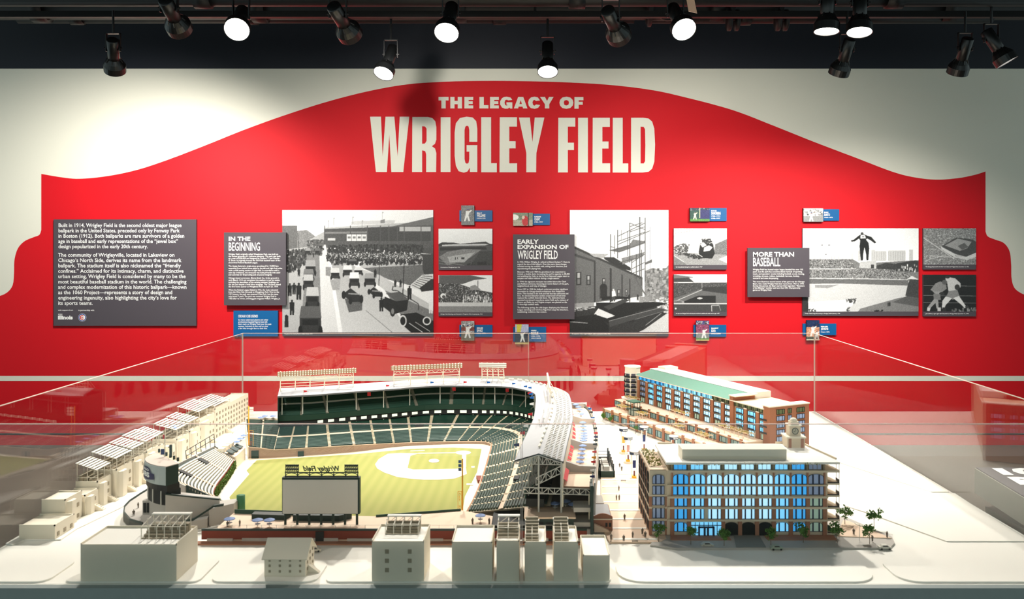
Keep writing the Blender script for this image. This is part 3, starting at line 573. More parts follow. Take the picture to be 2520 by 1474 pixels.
P.poly([(1190,380),(1210,372),(1240,372),(1265,382),(1305,395),(1335,430),(1350,446),(1335,455),(1295,425),(1265,410),(1255,420),(1278,450),(1285,500),(1280,560),(1276,610),(1258,612),(1256,560),(1240,490),(1228,560),(1226,612),(1208,614),(1200,560),(1194,480),(1200,430),(1190,410),(1150,436),(1120,440),(1112,428),(1140,420)],26)
P.oval(1218,364,14,13,60); P.poly([(1204,378),(1244,378),(1254,408),(1202,410)],230); P.rect(1216,388,1238,398,120); P.man(1460,1036,40,60); P.man(1475,1036,40,30); P.grain(5)
photo('large black and white photograph of a ski jumper in mid-air over the ballpark',1973,562,2257,777,766,P,'Tempe Tobin brings ski-jumping to Wrigley Field in January, 1944')
P = Paint(1789,313,2283,655,130,90,130); P.crowd([(1789,313),(2283,313),(2283,655),(1789,655)],3200,50,225,8,5); P.poly([(1960,480),(2100,400),(2250,420),(2283,440),(2283,560),(2190,590),(2090,560),(1985,510)],70,10); P.poly([(1990,475),(2110,410),(2240,440),(2200,500),(2130,525)],150,10); P.poly([(2110,480),(2170,450),(2210,490),(2150,515)],90)
P.poly([(1950,480),(1985,500),(2090,555),(2190,580),(2283,540),(2283,580),(2200,610),(2080,585),(1960,510)],205,14); P.line((1789,400),(2080,600),6,205); P.line((1850,570),(2283,600),6,190); P.line((1800,620),(2000,560),5,190)
for k in range(9): P.line((2090+k*12,560+k*2),(2088+k*12,580),3,60)
P.grain(6)
photo('small black and white aerial photograph of the ballpark among city blocks',2269,562,2398,663,651,P,'The Chicago Bears battle the New York Giants at Wrigley Field, December 15, 1963')
P = Paint(1791,750,2286,1090,130,90,26); P.rect(1791,750,2286,1090,30,4)
for y in (850,940,1005): P.line((1791,y),(2286,y+6),4,120)
P.poly([(1905,830),(1950,812),(2000,830),(2010,880),(1960,915),(1940,925),(1890,905),(1858,890)],130,12); P.oval(1990,820,24,22,90); P.poly([(1858,880),(1900,905),(1960,905),(1960,935),(1900,925)],150,8); P.oval(1965,925,26,16,50)
P.poly([(1885,925),(1950,930),(1955,980),(1890,985)],120,10); P.poly([(1890,975),(1930,980),(1935,1060),(1915,1062),(1905,1010),(1850,1065),(1830,1050)],150,10); P.rect(1925,1050,1955,1085,190); P.poly([(1830,1050),(1860,1055),(1850,1085),(1825,1080)],200)
P.poly([(2010,790),(2040,775),(2090,785),(2140,830),(2140,870),(2120,860),(2100,880),(2110,920),(2030,930),(2020,860)],196,10); P.oval(2022,786,24,25,196); P.oval(2018,772,22,14,44); P.oval(2108,865,24,26,56); P.poly([(2030,900),(2110,890),(2130,950),(2070,980),(2000,960)],130,14)
P.poly([(2000,950),(2060,965),(2000,1030),(1985,1070),(1965,1060),(1970,990)],206,8); P.poly([(2070,965),(2125,945),(2190,1040),(2180,1060),(2140,1020)],214,8); P.rect(1970,1050,2005,1088,46); P.poly([(2180,1040),(2205,1030),(2236,1075),(2215,1088)],60); P.crowd([(2050,1050),(2286,1050),(2286,1090),(2050,1090)],24,90,160,16,18); P.grain(4)
photo('small black and white photograph of two boxers fighting in a ring',2269,676,2398,778,766,P,'Jake LaMotta, right, fights Bob Satterfield at Wrigley Field, September 12, 1946')
# --- player cards: blue name card with a small photograph mounted on it
def pcard(label, bx, px, words, paint):
    t = board('player_card', label, 'card', *bx, BLUE, .016, group='blue player cards on the red wall')
    X0,Z0 = wl(px[0],px[3]); X1,Z1 = wl(px[2],px[1]); yb = WY-.003
    MB().box(X0,yb-.03,Z0,X1,yb-.016 if px[0] > bx[0] else yb,Z1).build('photo_block', BLACK, t)
    w,h = px[2]-px[0],px[3]-px[1]; P = Paint(0,0,w,h,int(w*1.1),int(h*1.1)); paint(P,w,h); P.grain(9)
    on_wall(P.mesh(w*K,h*K),'photo_print',print_mat(),px[0],px[3],.0345,t)
    for s,a,b,c,d,bo in words: put_text(t,s,a,b,c,d,bold=bo,name='lettering')
def player(P, x, y, h, col=(225,225,222), skin=(150,120,100), lean=0., bat=True):
    w = h*.16
    P.poly([(x-w*.8,y-h*.5),(x-w+lean,y-h*.82),(x+w+lean,y-h*.82),(x+w*.7,y-h*.48),(x+w*1.5,y),(x+w*.7,y),(x,y-h*.35),(x-w*.8,y),(x-w*1.6,y)],col)
    P.oval(x+lean,y-h*.9,h*.07,h*.085,skin); P.oval(x+lean,y-h*.95,h*.07,h*.04,(40,50,110))
    P.poly([(x+w*.6+lean,y-h*.82),(x+w*1.9+lean,y-h*.95),(x+w*2+lean,y-h*.88),(x+w+lean,y-h*.68)],col)
    if bat: P.line((x+w*1.6+lean,y-h*.92),(x+w*2.6+lean,y-h*1.08),1.4,(90,60,40))
def p1(P,w,h): P.rect(0,0,w,h,110,40); P.rect(0,h*.86,w,h,120,10); player(P,w*.45,h*.8,h*.62,lean=2)
def p2(P,w,h): P.rect(0,0,w,h*.6,150,60); P.crowd([(0,0),(w,0),(w,h*.4),(0,h*.4)],40,20,230,3,3); P.rect(0,h*.6,w,h,(120,110,96),14); P.rect(0,h*.32,w,h*.5,(120,60,50),30); player(P,w*.5,h*.86,h*.66)
def p3(P,w,h): P.rect(0,0,w,h,(120,134,110),26); P.oval(2,h*.35,12,7,(240,240,232)); P.rect(0,h*.55,w,h,(170,160,140),30); P.oval(w*.62,h*.62,8,12,(190,40,44)); P.oval(w*.52,h*.36,3.5,4,(220,190,170)); P.rect(w*.75,0,w*.8,h,(40,44,40))
def p4(P,w,h): P.rect(0,0,w,h*.4,(176,180,206),24); P.poly([(w*.12,0),(w*.5,0),(w*.4,h*.4),(w*.15,h*.45)],(206,196,70)); P.rect(0,h*.4,w,h*.9,(44,46,60),12); P.rect(0,h*.9,w,h,(200,170,110)); player(P,w*.55,h*.88,h*.5,lean=-2,bat=False)
def p5(P,w,h): P.rect(0,0,w,h,(34,46,70),12); P.crowd([(0,0),(w,0),(w,6),(0,6)],30,30,200,2,2); P.rect(0,h*.2,w*.5,h*.8,(30,70,60),6); P.rect(w*.5,h*.15,w,h*.8,(40,40,96),8); P.rect(0,h*.8,w,h,(80,130,60),8); P.line((w*.5,0),(w*.5,h*.75),2,(190,190,150)); player(P,w*.26,h*.85,h*.55,(226,220,190),bat=False)
def p6(P,w,h): P.rect(0,0,w,h*.4,(60,60,110),50); P.crowd([(0,0),(w,0),(w,h*.6),(0,h*.6)],90,20,240,3,3); P.rect(0,h*.2,w,h*.6,(130,60,90),60); P.rect(0,h*.86,w,h*.94,(90,130,70)); P.rect(0,h*.94,w,h,(210,190,120)); player(P,w*.6,h*.88,h*.5,bat=False)
def p7(P,w,h): P.rect(0,0,w,h*.6,200,40); P.crowd([(0,2),(w,2),(w,h*.5),(0,h*.5)],50,60,240,4,3); P.rect(0,h*.58,w,h,140,8); player(P,w*.4,h*.96,h*.66,(236,236,232))
def p8(P,w,h): P.rect(0,0,w,h*.35,(20,40,80),30); P.rect(0,h*.35,w,h*.82,(200,140,110),60); P.rect(0,h*.82,w,h,(70,74,64)); P.rect(0,h*.94,w,h,(230,225,200)); player(P,w*.5,h*.8,h*.55); player(P,w*.8,h*.92,h*.4)
pcard('blue player card reading 1959-1974 above the muddy ballpark photograph',(1131,518,1212,545),(1136,506,1168,554),[('BILLY',1174,523,1187,526.5,.05),('WILLIAMS',1174,527,1195,534,.03),('1959-1974',1174,536,1195,539,.02)],p1)
pcard('blue player card reading 1953-1971 below the marching band photograph',(1131,799,1212,828),(1136,789,1168,837),[('ERNIE',1174,805,1189,808.5,.05),('BANKS',1174,809.5,1188,816,.03),('1953-1971',1174,818,1195,821,.02)],p2)
pcard('blue player card reading 1982-1997 with a wide photo of a man in red',(1300,526,1353,554),(1263,524,1311,556),[('HARRY',1315,532,1332,535.5,.05),('CARAY',1315,536.5,1329,543,.03),('1982-1997',1315,545,1336,548,.02)],p3)
pcard('blue player card reading 1986-1992 with a photo of a pitcher',(1263,804,1344,840),(1268,797,1301,846),[('GREG',1307,811,1320,814.5,.05),('MADDUX',1307,815.5,1325,823,.03),('1986-1992',1307,825,1329,828,.02),('2004-2006',1307,830,1331,833,.02)],p4)
pcard('blue player card reading 1982-1994 with a wide photo of a fielder',(1740,512,1787,544),(1696,512,1744,545),[('RYNE',1749,517.5,1762,520.5,.05),('SANDBERG',1749,521.5,1772,528.5,.03),('1982-1994',1749,530.5,1771,533.5,.02),('1996-1997',1749,536,1771,539,.02)],p5)
pcard('blue player card reading 1992-2004 below the sepia infield photograph',(1706,799,1786,828),(1711,788,1743,837),[('SAMMY',1749,805.5,1767,809,.05),('SOSA',1749,810,1760,816,.03),('1992-2004',1749,818.5,1772,822,.02)],p6)
pcard('blue player card reading 1960-1973 above the ski jumper photograph',(2020,515,2063,543),(1974,513,2022,546),[('RON',2026,521,2036,524.5,.05),('SANTO',2026,525.5,2040,532,.03),('1960-1973',2026,534,2047,537,.02)],p7)
pcard('blue player card reading 1966-1973 below the ski jumper photograph',(1974,796,2056,824),(1981,787,2013,836),[('FERGIE',2018,801.5,2035,805,.05),('JENKINS',2018,806,2036,812.5,.03),('1966-1973',2018,815,2039,818,.02)],p8)
# ================================================================ the display case
TX0, TX1, TY0, TY1 = -1.412, 1.348, 1.968, 4.02
GH = .378
case = thing('display_case', 'large glass-walled display case holding the white city model', 'display case', (0, 3, 0))
MB().box(TX0+.12,TY0+.14,0,TX1-.12,TY1-.14,TZ-.10).build('plinth', mat('plinth_grey',(150,152,148),.6), case)
MB().box(TX0-.004,TY0-.02,TZ-.10,TX1+.004,TY1+.01,TZ-.012).build('table_top', mat('shaded_white_edge',(150,160,158),.5), case)  # grey-teal colour paints in the shade on a white table edge
MB().box(TX0-.004,TY0-.001,TZ-.012,TX1+.004,TY1+.01,TZ).build('model_base', WHITE, case)
MB().box(TX0-.004,TY0-.02,TZ-.012,TX1+.004,TY0-.001,TZ-.0004).build('front_lip', MATS['shaded_white_edge'], case)  # lip carries the same painted shade as the table edge
GL = glass_mat('case_glass', (.985,.99,.985), .045)
EDG = mat('glass_edge', (235,214,200), .3, var=0, spec=.5)
mxc = (TX0+TX1)/2; g = .006
for x0,y0,x1,y1 in ((TX0,TY0,mxc-.001,TY0+g),(mxc+.001,TY0,TX1,TY0+g),(TX0,TY1-g,mxc-.001,TY1),(mxc+.001,TY1-g,TX1,TY1),
                    (TX0,TY0+g+.001,TX0+g,TY1-g-.001),(TX1-g,TY0+g+.001,TX1,TY1-g-.001)):
    p = MB().box(x0,y0,TZ+.0005,x1,y1,TZ+GH).build('glass_pane', GL, case)
    e = MB(); w = .0012
    e.box(x0,y0,TZ+GH,x1,y1,TZ+GH+w)                               # polished top edge
    if x1-x0 > y1-y0:
        for xx in (x0,x1-w): e.box(xx,y0,TZ+.0005,xx+w,y1,TZ+GH)
    else:
        for yy in (y0,y1-w): e.box(x0,yy,TZ+.0005,x1,yy+w,TZ+GH)
    e.build('polished_edge', EDG, p)
# ---- slanted reading stand outside the case on the right
Y0,Y1,X0,X1 = 2.15,3.185,1.68,2.75
zt = lambda y: .70-.052*(Y1-y)
st = thing('reading_stand', 'grey slanted reading stand with white 1060 lettering behind the case', 'stand', (X0,Y0,0))
SG = mat('stand_grey',(126,128,116),.6)
MB().hexa([(X0,Y0,zt(Y0)-.095),(X1,Y0,zt(Y0)-.095),(X1,Y1,zt(Y1)-.095),(X0,Y1,zt(Y1)-.095)],[(X0,Y0,zt(Y0)),(X1,Y0,zt(Y0)),(X1,Y1,zt(Y1)),(X0,Y1,zt(Y1))]).build('desk', SG, st)
MB().box(X0+.03,Y0+.03,0,X1-.03,Y1-.02,.56).build('pedestal', SG, st)
MB().hexa([(X0+.004,Y0,zt(Y0)),(X1,Y0,zt(Y0)),(X1,Y1-.004,zt(Y1)),(X0+.004,Y1-.004,zt(Y1))],[(X0+.004,Y0,zt(Y0)+.004),(X1,Y0,zt(Y0)+.004),(X1,Y1-.004,zt(Y1)+.004),(X0+.004,Y1-.004,zt(Y1)+.004)]).build('graphic_top', PANEL, st)
for s,x,y,w,h in (('1060',1.735,3.085,.34,.085),('PROJECT',1.735,2.955,.60,.112)):
    me = fit(text_mesh(s,.06),w,h); me.materials.append(INK); o = link('lettering',me,st)
    o.location = Vector((x,y,zt(y)+.0065))-ORG[st.name]; o.rotation_euler = (math.atan(.052),0,0)

# ================================================================ model base: raised parcels and pavements
def M_(): return MB(TZ)
def slab(pts, z, m, name, label, cat, z0=.0002, group=None):
    poly = [p[:2] for p in pts]; c = (sum(p[0] for p in poly)/len(poly), sum(p[1] for p in poly)/len(poly), TZ+z0)
    return tag(M_().prism(poly, z0, z).build(name, m, None, origin=c), label, cat, group)
def px(pts, z=0.): return [tp(x,y,z) for x,y in pts]
slab(px([(30,1343),(60,1332),(150,1330),(190,1303),(300,1250),(600,1048),(600,1036),(470,1112),(250,1220),(100,1290),(14,1340)]),.0035,WHITE,'pavement_slab','long white pavement along the row of terraced houses','pavement')
def rr(x0,y0,x1,y1,r,n=5):
    out = []
    for cx,cy,a in ((x1-r,y1-r,0),(x0+r,y1-r,90),(x0+r,y0+r,180),(x1-r,y0+r,270)):
        out += [(cx+r*math.cos(math.radians(a+90*k/n)),cy+r*math.sin(math.radians(a+90*k/n))) for k in range(n+1)]
    return out
yf = TY0+.008
slab(rr(TX0+.008,yf,-1.16,2.12,.03),.004,WHITE,'parcel_slab','white raised parcel at the front left corner of the model','parcel')
slab(rr(-1.12,yf,-.80,2.125,.02),.004,WHITE,'parcel_slab','parcel under the large corner building with roof bleachers','parcel')
slab(rr(-.775,yf,-.52,2.105,.03),.004,WHITE,'parcel_slab','white parcel under the gabled house','parcel')
slab(rr(-.50,yf,.182,2.115,.02),.004,WHITE,'parcel_slab','long parcel under the front row of flat blocks','parcel')
slab(rr(.20,yf,.82,2.13,.06),.004,WHITE,'parcel_slab','empty white parcel in front of the blue-windowed office block','parcel')
slab(rr(.87,yf,TX1-.01,2.125,.05),.004,WHITE,'parcel_slab','empty white parcel at the front right corner','parcel')
slab(px([(2075,1245),(2130,1262),(2330,1334),(2530,1334),(2350,1216),(2300,1216),(2120,1160)]),.003,WHITE,'parcel_slab','wide empty white parcel along the right side street','parcel')
slab(px([(2070,1141),(2290,1212),(2335,1212),(2150,1104),(2010,1104)]),.003,WHITE,'parcel_slab','empty white parcel behind the clock tower','parcel')
slab(px([(1610,1324),(1600,1345),(1660,1353),(2190,1352),(2202,1340),(2195,1325),(2080,1275),(2050,1275)]),.0046,GREY,'pavement_slab','grey pavement island around the foot of the office block','pavement')
slab(px([(2075,1285),(2060,1325),(2195,1330),(2090,1288)]),.0065,PATIO,'pavement_slab','brick-coloured triangular plaza right of the office block','pavement')
slab(px([(1650,1322),(1650,1334),(1800,1334),(1790,1322)]),.0065,BRICK,'pavement_slab','brick forecourt left of the garage arches','pavement')
slab(px([(1880,1322),(1890,1334),(2060,1334),(2050,1322)]),.0065,BRICK,'pavement_slab','brick forecourt right of the garage arches','pavement')
slab(px([(1805,1322),(1812,1352),(1885,1352),(1868,1322)]),.0068,mat('drive_grey',(128,130,126),.8),'driveway','grey driveway leading to the garage arches','driveway')
# plaza: cream paving strips between ballpark and office block
plaza = thing('plaza', 'tan stepped plaza with pale cross strips beside the ballpark', 'plaza', (.24,2.6,TZ))
M_().prism([p[:2] for p in px([(1478,1160),(1568,1160),(1640,1330),(1625,1338),(1500,1338),(1480,1300)])],.0002,.005).build('paving', PATIO, plaza)
for y in (1168,1183,1200,1218,1238,1258,1280,1303,1330):
    xa = 1482+max(0,(y-1240))*.30; xb = 1562+(y-1168)*.34
    M_().prism([p[:2] for p in px([(xa,y),(xb,y),(xb+1,y+3.4),(xa,y+3.4)])],.005,.0062).build('step', WHITE, plaza)

# ================================================================ ballpark
St = [((-1.0196,3.297),(-.985,3.135),.031),((-.895,3.3236),(-.87,3.165),.030),((-.741,3.3976),(-.70,3.222),.027),((-.585,3.465),(-.56,3.30),.016),
      ((-.426,3.5355),(-.43,3.335),.013),((-.2328,3.5355),(-.31,3.350),.012),((-.127,3.52),(-.245,3.352),.012),((-.0556,3.455),(-.205,3.345),.012),
      ((-.0115,3.379),(-.182,3.318),.012),((.0016,3.27),(-.176,3.27),.012),((-.0043,2.918),(-.18,2.95),.012),((-.02,2.717),(-.186,2.75),.012),
      ((-.0414,2.494),(-.195,2.58),.012),((-.0575,2.31),(-.205,2.47),.012)]
NS = 131
E = crom([s[0] for s in St], NS); I = crom([s[1] for s in St], NS); ZW = [float(v[0]) for v in crom([(s[2],) for s in St], NS)]
Nn = []
for k in range(NS):
    t = E[min(k+2,NS-1)]-E[max(k-2,0)]; t = t/np.hypot(*t); Nn.append(np.array((-t[1],t[0])))
def off(k, d):
    k = max(0,min(NS-1,k)); i = int(k); f = k-i; j = min(i+1,NS-1)
    p = E[i]*(1-f)+E[j]*f+(Nn[i]*(1-f)+Nn[j]*f)*d; return float(p[0]),float(p[1])
BK = .10                                                          # depth of the lower deck behind the eave line
def low(k, t):                                                    # point on the lower deck, t = 0 at the field wall
    k = max(0,min(NS-1,k)); i = int(k); f = k-i; j = min(i+1,NS-1)
    a = I[i]*(1-f)+I[j]*f; b = np.array(off(k,BK)); z0 = ZW[i]*(1-f)+ZW[j]*f
    p = a+(b-a)*t; return (float(p[0]),float(p[1]), z0+(.088-z0)*t**1.05)
def up(k, t):                                                     # point on the upper deck
    x,y = off(k,.03+.095*t); return (x,y,.118+.072*t)
park = thing('ballpark_grandstand', 'green-seated double-deck ballpark grandstand with grey curved roof', 'grandstand', (-.3,3.3,TZ))
def loft(fn, ks, ts, name, m, parent, dz=0, thick=0):
    mb = M_(); n = len(ts)
    vs = [(p[0],p[1],p[2]+dz) for k in ks for p in (fn(k,t) for t in ts)]
    fs = [(a*n+b,(a+1)*n+b,(a+1)*n+b+1,a*n+b+1)[::-1] for a in range(len(ks)-1) for b in range(n-1)]
    mb.add(vs,fs)
    if thick: mb.add([(x,y,z-thick) for x,y,z in vs],[f[::-1] for f in fs])
    return mb.build(name,m,parent)
ks = [i*2 for i in range(66)]
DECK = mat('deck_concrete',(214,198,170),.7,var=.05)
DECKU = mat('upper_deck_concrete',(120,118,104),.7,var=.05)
loft(low,ks,[i/12 for i in range(13)],'lower_deck',DECK,park,-.002,.004)
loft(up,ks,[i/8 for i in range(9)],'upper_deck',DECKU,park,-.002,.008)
def rows(fn, k0, k1, t0, t1, n, name, m, parent, fill=.62, h=.004, steps=6):
    mb = M_(); kk = [k0+(k1-k0)*i/steps for i in range(steps+1)]
    for r in range(n):
        a = t0+(t1-t0)*r/n; b = a+(t1-t0)/n*fill
        for i in range(steps):
            p = [fn(kk[i],a),fn(kk[i+1],a),fn(kk[i+1],b),fn(kk[i],b)]; zb = p[0][2]
            mb.hexa([(q[0],q[1],q[2]-.003) for q in p],[(q[0],q[1],max(zb,q[2])+h) for q in p])
    return mb.build(name,m,parent)
NB = 26
for i in range(NB):
    k0 = i*130/NB; k1 = (i+1)*130/NB; right_ = k0 > 92
    g0 = .55 if not right_ else .75
    rows(low,k0+g0*.55,k1-g0*.55,.03,.40,9 if not right_ else 11,'field_box_seats',GREEN,park,.72 if not right_ else .68)
    rows(low,k0+g0*.55,k1-g0*.55,.455,.97,15,'terrace_seats',GREEN,park,.72 if not right_ else .68)
    mb = M_(); 
    for r in range(22):
        t = .02+.95*r/22; kc = k0
        p = [low(kc-.3,t),low(kc+.3,t),low(kc+.3,t+.03),low(kc-.3,t+.03)]
        if kc > .4: mb.hexa([(q[0],q[1],q[2]-.002) for q in p],[(q[0],q[1],p[3][2]+.0025) for q in p])
    if mb.v: mb.build('aisle_stairs',DECK,park)
    if 4 < i < 24:
        a = (k0+k1)/2; p = [low(a-1,.455),low(a+1,.455),low(a+1,.52),low(a-1,.52)]
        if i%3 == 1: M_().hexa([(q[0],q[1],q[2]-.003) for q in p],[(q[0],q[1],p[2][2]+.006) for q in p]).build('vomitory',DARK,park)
loft(low,ks,[.40,.455],'walkway',PATIO,park,.0015)
NU = 18
for i in range(NU):
    k0 = i*130/NU; k1 = (i+1)*130/NU
    rows(up,k0+.4,k1-.4,.03,.50,9,'upper_box_seats',GREEN,park,.75,.003)
    rows(up,k0+.4,k1-.4,.58,.98,8,'upper_seats',GREEN,park,.75,.003)
    mb = M_()
    for r in range(16):
        t = .02+.94*r/16; p = [up(k0-.28,t),up(k0+.28,t),up(k0+.28,t+.04),up(k0-.28,t+.04)]
        if k0 > .3: mb.hexa([(q[0],q[1],q[2]-.002) for q in p],[(q[0],q[1],p[3][2]+.002) for q in p])
    if mb.v: mb.build('upper_aisle',DECKU,park)
loft(up,ks,[.50,.58],'upper_walkway',GREY,park,.001)
# walls, fascia, suites, columns
def band(fn0, fn1, ks, name, m, parent): return loft(lambda k,t: fn0(k) if t == 0 else fn1(k), ks, [0,1], name, m, parent)
def field_wall(k): 
    p = low(k,0); return p
FW = [k for k in ks]
def thickwall(pts0, h0, h1, w, name, m, parent):                   # pts0 [(x,y)], heights per point
    mb = M_(); n = len(pts0)
    for i in range(n-1):
        a,b = np.array(pts0[i][:2]),np.array(pts0[i+1][:2]); d = b-a; L = np.hypot(*d)
        if L < 1e-6: continue
        nrm = np.array((-d[1],d[0]))/L*w
        z0 = h0 if not callable(h0) else h0(i); za = h1[i] if isinstance(h1,(list,tuple)) else h1; zb = h1[i+1] if isinstance(h1,(list,tuple)) else h1
        mb.hexa([(*a,z0),(*b,z0),(*(b+nrm),z0),(*(a+nrm),z0)],[(*a,za),(*b,zb),(*(b+nrm),zb),(*(a+nrm),za)])
    return mb.build(name,m,parent)
WTAN = mat('field_wall_brick',(168,120,86),.75,var=.1,scale=200)
pts = [(-1.074,3.124),(-1.03,3.128)]+[low(k,0)[:2] for k in range(0,131,2)]
hh = [.045,.040]+[low(k,0)[2]+.001 for k in range(0,131,2)]
thickwall(pts,0,hh,.006,'field_wall',WTAN,park)
thickwall(pts,0,[h+.0015 for h in hh],.0015,'wall_coping',PATIO,park)
for x0,x1,y0,y1,z1 in ((-1.064,-1.038,3.1235,3.1260,.032),(-.898,-.878,3.1525,3.1580,.021)):
    M_().hexa([(x0,y0-.002,.003),(x1,y1-.002,.003),(x1,y1+.004,.003),(x0,y0+.004,.003)],[(x0,y0-.002,z1),(x1,y1-.002,z1),(x1,y1+.004,z1),(x0,y0+.004,z1)]).build('gate',DGREEN,park)
thickwall([off(k,.028) for k in ks],.100,.121,.004,'upper_fascia',GREEN,park)
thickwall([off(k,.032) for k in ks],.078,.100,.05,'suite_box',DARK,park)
SUI = mat('suite_light',(222,232,210),.4,var=.2,scale=300,emit=.7)
for i in range(30):
    k0 = 12+i*2.55; a = off(k0,.0305); b = off(k0+1.35,.0305)
    M_().hexa([(*a,.0845),(*b,.0845),(b[0],b[1]+.002,.0845),(a[0],a[1]+.002,.0845)],[(*a,.0950),(*b,.0950),(b[0],b[1]+.002,.0950),(a[0],a[1]+.002,.0950)]).build('suite_window',SUI,park)
for i in range(20):
    k = 1+i*6.7; x,y = off(k,.036); zl = low(k,.62)[2]
    M_().tube((x,y,zl),(x,y,.207),.0022,n=6).build('column',STEEL,park)
# back wall of the stand inside, and outer facade with arches
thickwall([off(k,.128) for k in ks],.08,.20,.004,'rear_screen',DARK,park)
ko = list(range(0,131,2))
thickwall([off(k,.1325) for k in ks],.08,.20,.003,'upper_rear_wall',CREAM,park)
thickwall([off(k,.205) for k in ko],0,.118,.006,'outer_wall',CREAM,park)
loft(lambda k,t: (*off(k,.132+.078*t),.118-.001*t),ko,[0,1],'concourse_roof',ROOFG,park,0,.003)
for i in range(22):
    k = 3+i*4.3; a = off(k,.2125); d = off(k+.1,.2125); ang = math.atan2(d[1]-a[1],d[0]-a[0])
    u = (math.cos(ang),math.sin(ang),0); v = (-math.sin(ang),math.cos(ang),0)
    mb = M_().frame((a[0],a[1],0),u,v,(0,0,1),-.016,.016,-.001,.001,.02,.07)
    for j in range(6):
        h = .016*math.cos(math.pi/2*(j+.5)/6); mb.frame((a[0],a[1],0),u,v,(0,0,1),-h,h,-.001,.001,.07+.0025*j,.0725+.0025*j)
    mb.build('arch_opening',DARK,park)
# roof
RT = [0,.0675,.135]
def roofp(k, d): x,y = off(k,d); return (x,y,.205+.021*(1-abs(d-.0675)/.0675))
roof = loft(roofp,list(range(131)),RT,'roof',ROOFG,park,0,.004)
thickwall([off(k,0) for k in range(131)],.1995,.2055,.0015,'roof_edge',mat('roof_edge_grey',(96,98,100),.6),park)
thickwall([off(k,.135) for k in range(131)],.1995,.2055,.0015,'roof_edge',MATS['roof_edge_grey'],park)
mb = M_()
for k in range(60,131):                                            # ribbed outer slope
    for d in (.078,.09,.104,.118):
        a = roofp(k,d); b = roofp(min(k+.62,130),d+.010); mb.hexa([(a[0],a[1],a[2]-.001),(b[0],a[1],b[2]-.001),(b[0],b[1],b[2]-.001),(a[0],b[1],a[2]-.001)],[(a[0],a[1],a[2]+.002),(b[0],a[1],b[2]+.002),(b[0],b[1],b[2]+.002),(a[0],b[1],a[2]+.002)])
mb.build('roof_ribs',mat('roof_rib',(176,172,166),.6),park)
for k in range(56,128,3):
    a = roofp(k,.064); b = roofp(k+1.7,.064); M_().tube((a[0],a[1],a[2]+.005),(b[0],b[1],b[2]+.005),.003,n=5).build('ridge_cap',CREAM,park)
for k,d in ((84,.04),(84,.055),(100,.035),(100,.05)):               # long light bars on the roof
    a = roofp(k,d); b = roofp(k+11,d); M_().tube((a[0],a[1],a[2]+.022),(b[0],b[1],b[2]+.022),.0032,n=6).tube((a[0],a[1],a[2]),(a[0],a[1],a[2]+.022),.0012,n=5).tube((b[0],b[1],b[2]),(b[0],b[1],b[2]+.022),.0012,n=5).build('roof_light_bar',WHITE,park)
for k,d in ((80,.10),(90,.085),(97,.115),(110,.09),(86,.12)):
    a = roofp(k,d); b = roofp(k+7,d); M_().tube((a[0],a[1],a[2]+.004),(b[0],b[1],b[2]+.004),.0016,n=5).build('roof_pipe',WHITE,park)
# gable truss at the near end and deck truss below
def truss(parent, p, q, depth, n, r=.0016, name='truss'):
    mb = M_(); p,q = Vector(p),Vector(q); dn = Vector((0,0,-depth)); mb.tube(p,q,r,n=5).tube(p+dn,q+dn,r,n=5)
    for i in range(n):
        a = p.lerp(q,i/n); b = p.lerp(q,(i+1)/n); mb.tube(a,a+dn,r*.8,n=4).tube(a+dn if i%2 else a,b if i%2 else b+dn,r*.8,n=4)
    mb.tube(q,q+dn,r,n=5); return mb.build(name,STEEL,parent)
e0 = roofp(130,.002); e1 = roofp(130,.0675); e2 = roofp(130,.133)
mb = M_(); bl = [(e0[0]+(e2[0]-e0[0])*i/12, e0[1]+(e2[1]-e0[1])*i/12) for i in range(13)]
for i in range(12):
    za = .200+.021*(1-abs(i/12-.5)*2); zb = .200+.021*(1-abs((i+1)/12-.5)*2)
    mb.tube((*bl[i],za),(*bl[i+1],zb),.0016,n=5).tube((*bl[i],.196),(*bl[i+1],.196),.0014,n=5).tube((*bl[i],za),(*bl[i],.196),.0011,n=4).tube((*bl[i],.196) if i%2 else (*bl[i],za),(*bl[i+1],zb) if i%2 else (*bl[i+1],.196),.0011,n=4)
mb.build('gable_truss',STEEL,park)
f0 = off(130,.025); f1 = off(130,.215); fm = off(130,.13)
truss(park,(*f0,.131),(*f1,.131),.016,11,name='deck_truss')
truss(park,(*off(130,.06),.158),(*fm,.193),.02,5,name='seat_truss')
for d,z0,z1 in ((.0675,.03,.222),(.13,.03,.205),(.212,0,.16)):
    x,y = off(130,d); M_().tube((x,y,z0),(x,y,z1),.0026,n=6).build('end_column',STEEL,park)
# left end closing screen
a = off(0,.0); b = off(0,.13)
M_().hexa([(*a,.09),(a[0]+.003,a[1],.09),(b[0]+.003,b[1],.09),(*b,.09)],[(*a,.2),(a[0]+.003,a[1],.2),(b[0]+.003,b[1],.2),(*b,.2)]).build('end_screen',DGREEN,park)
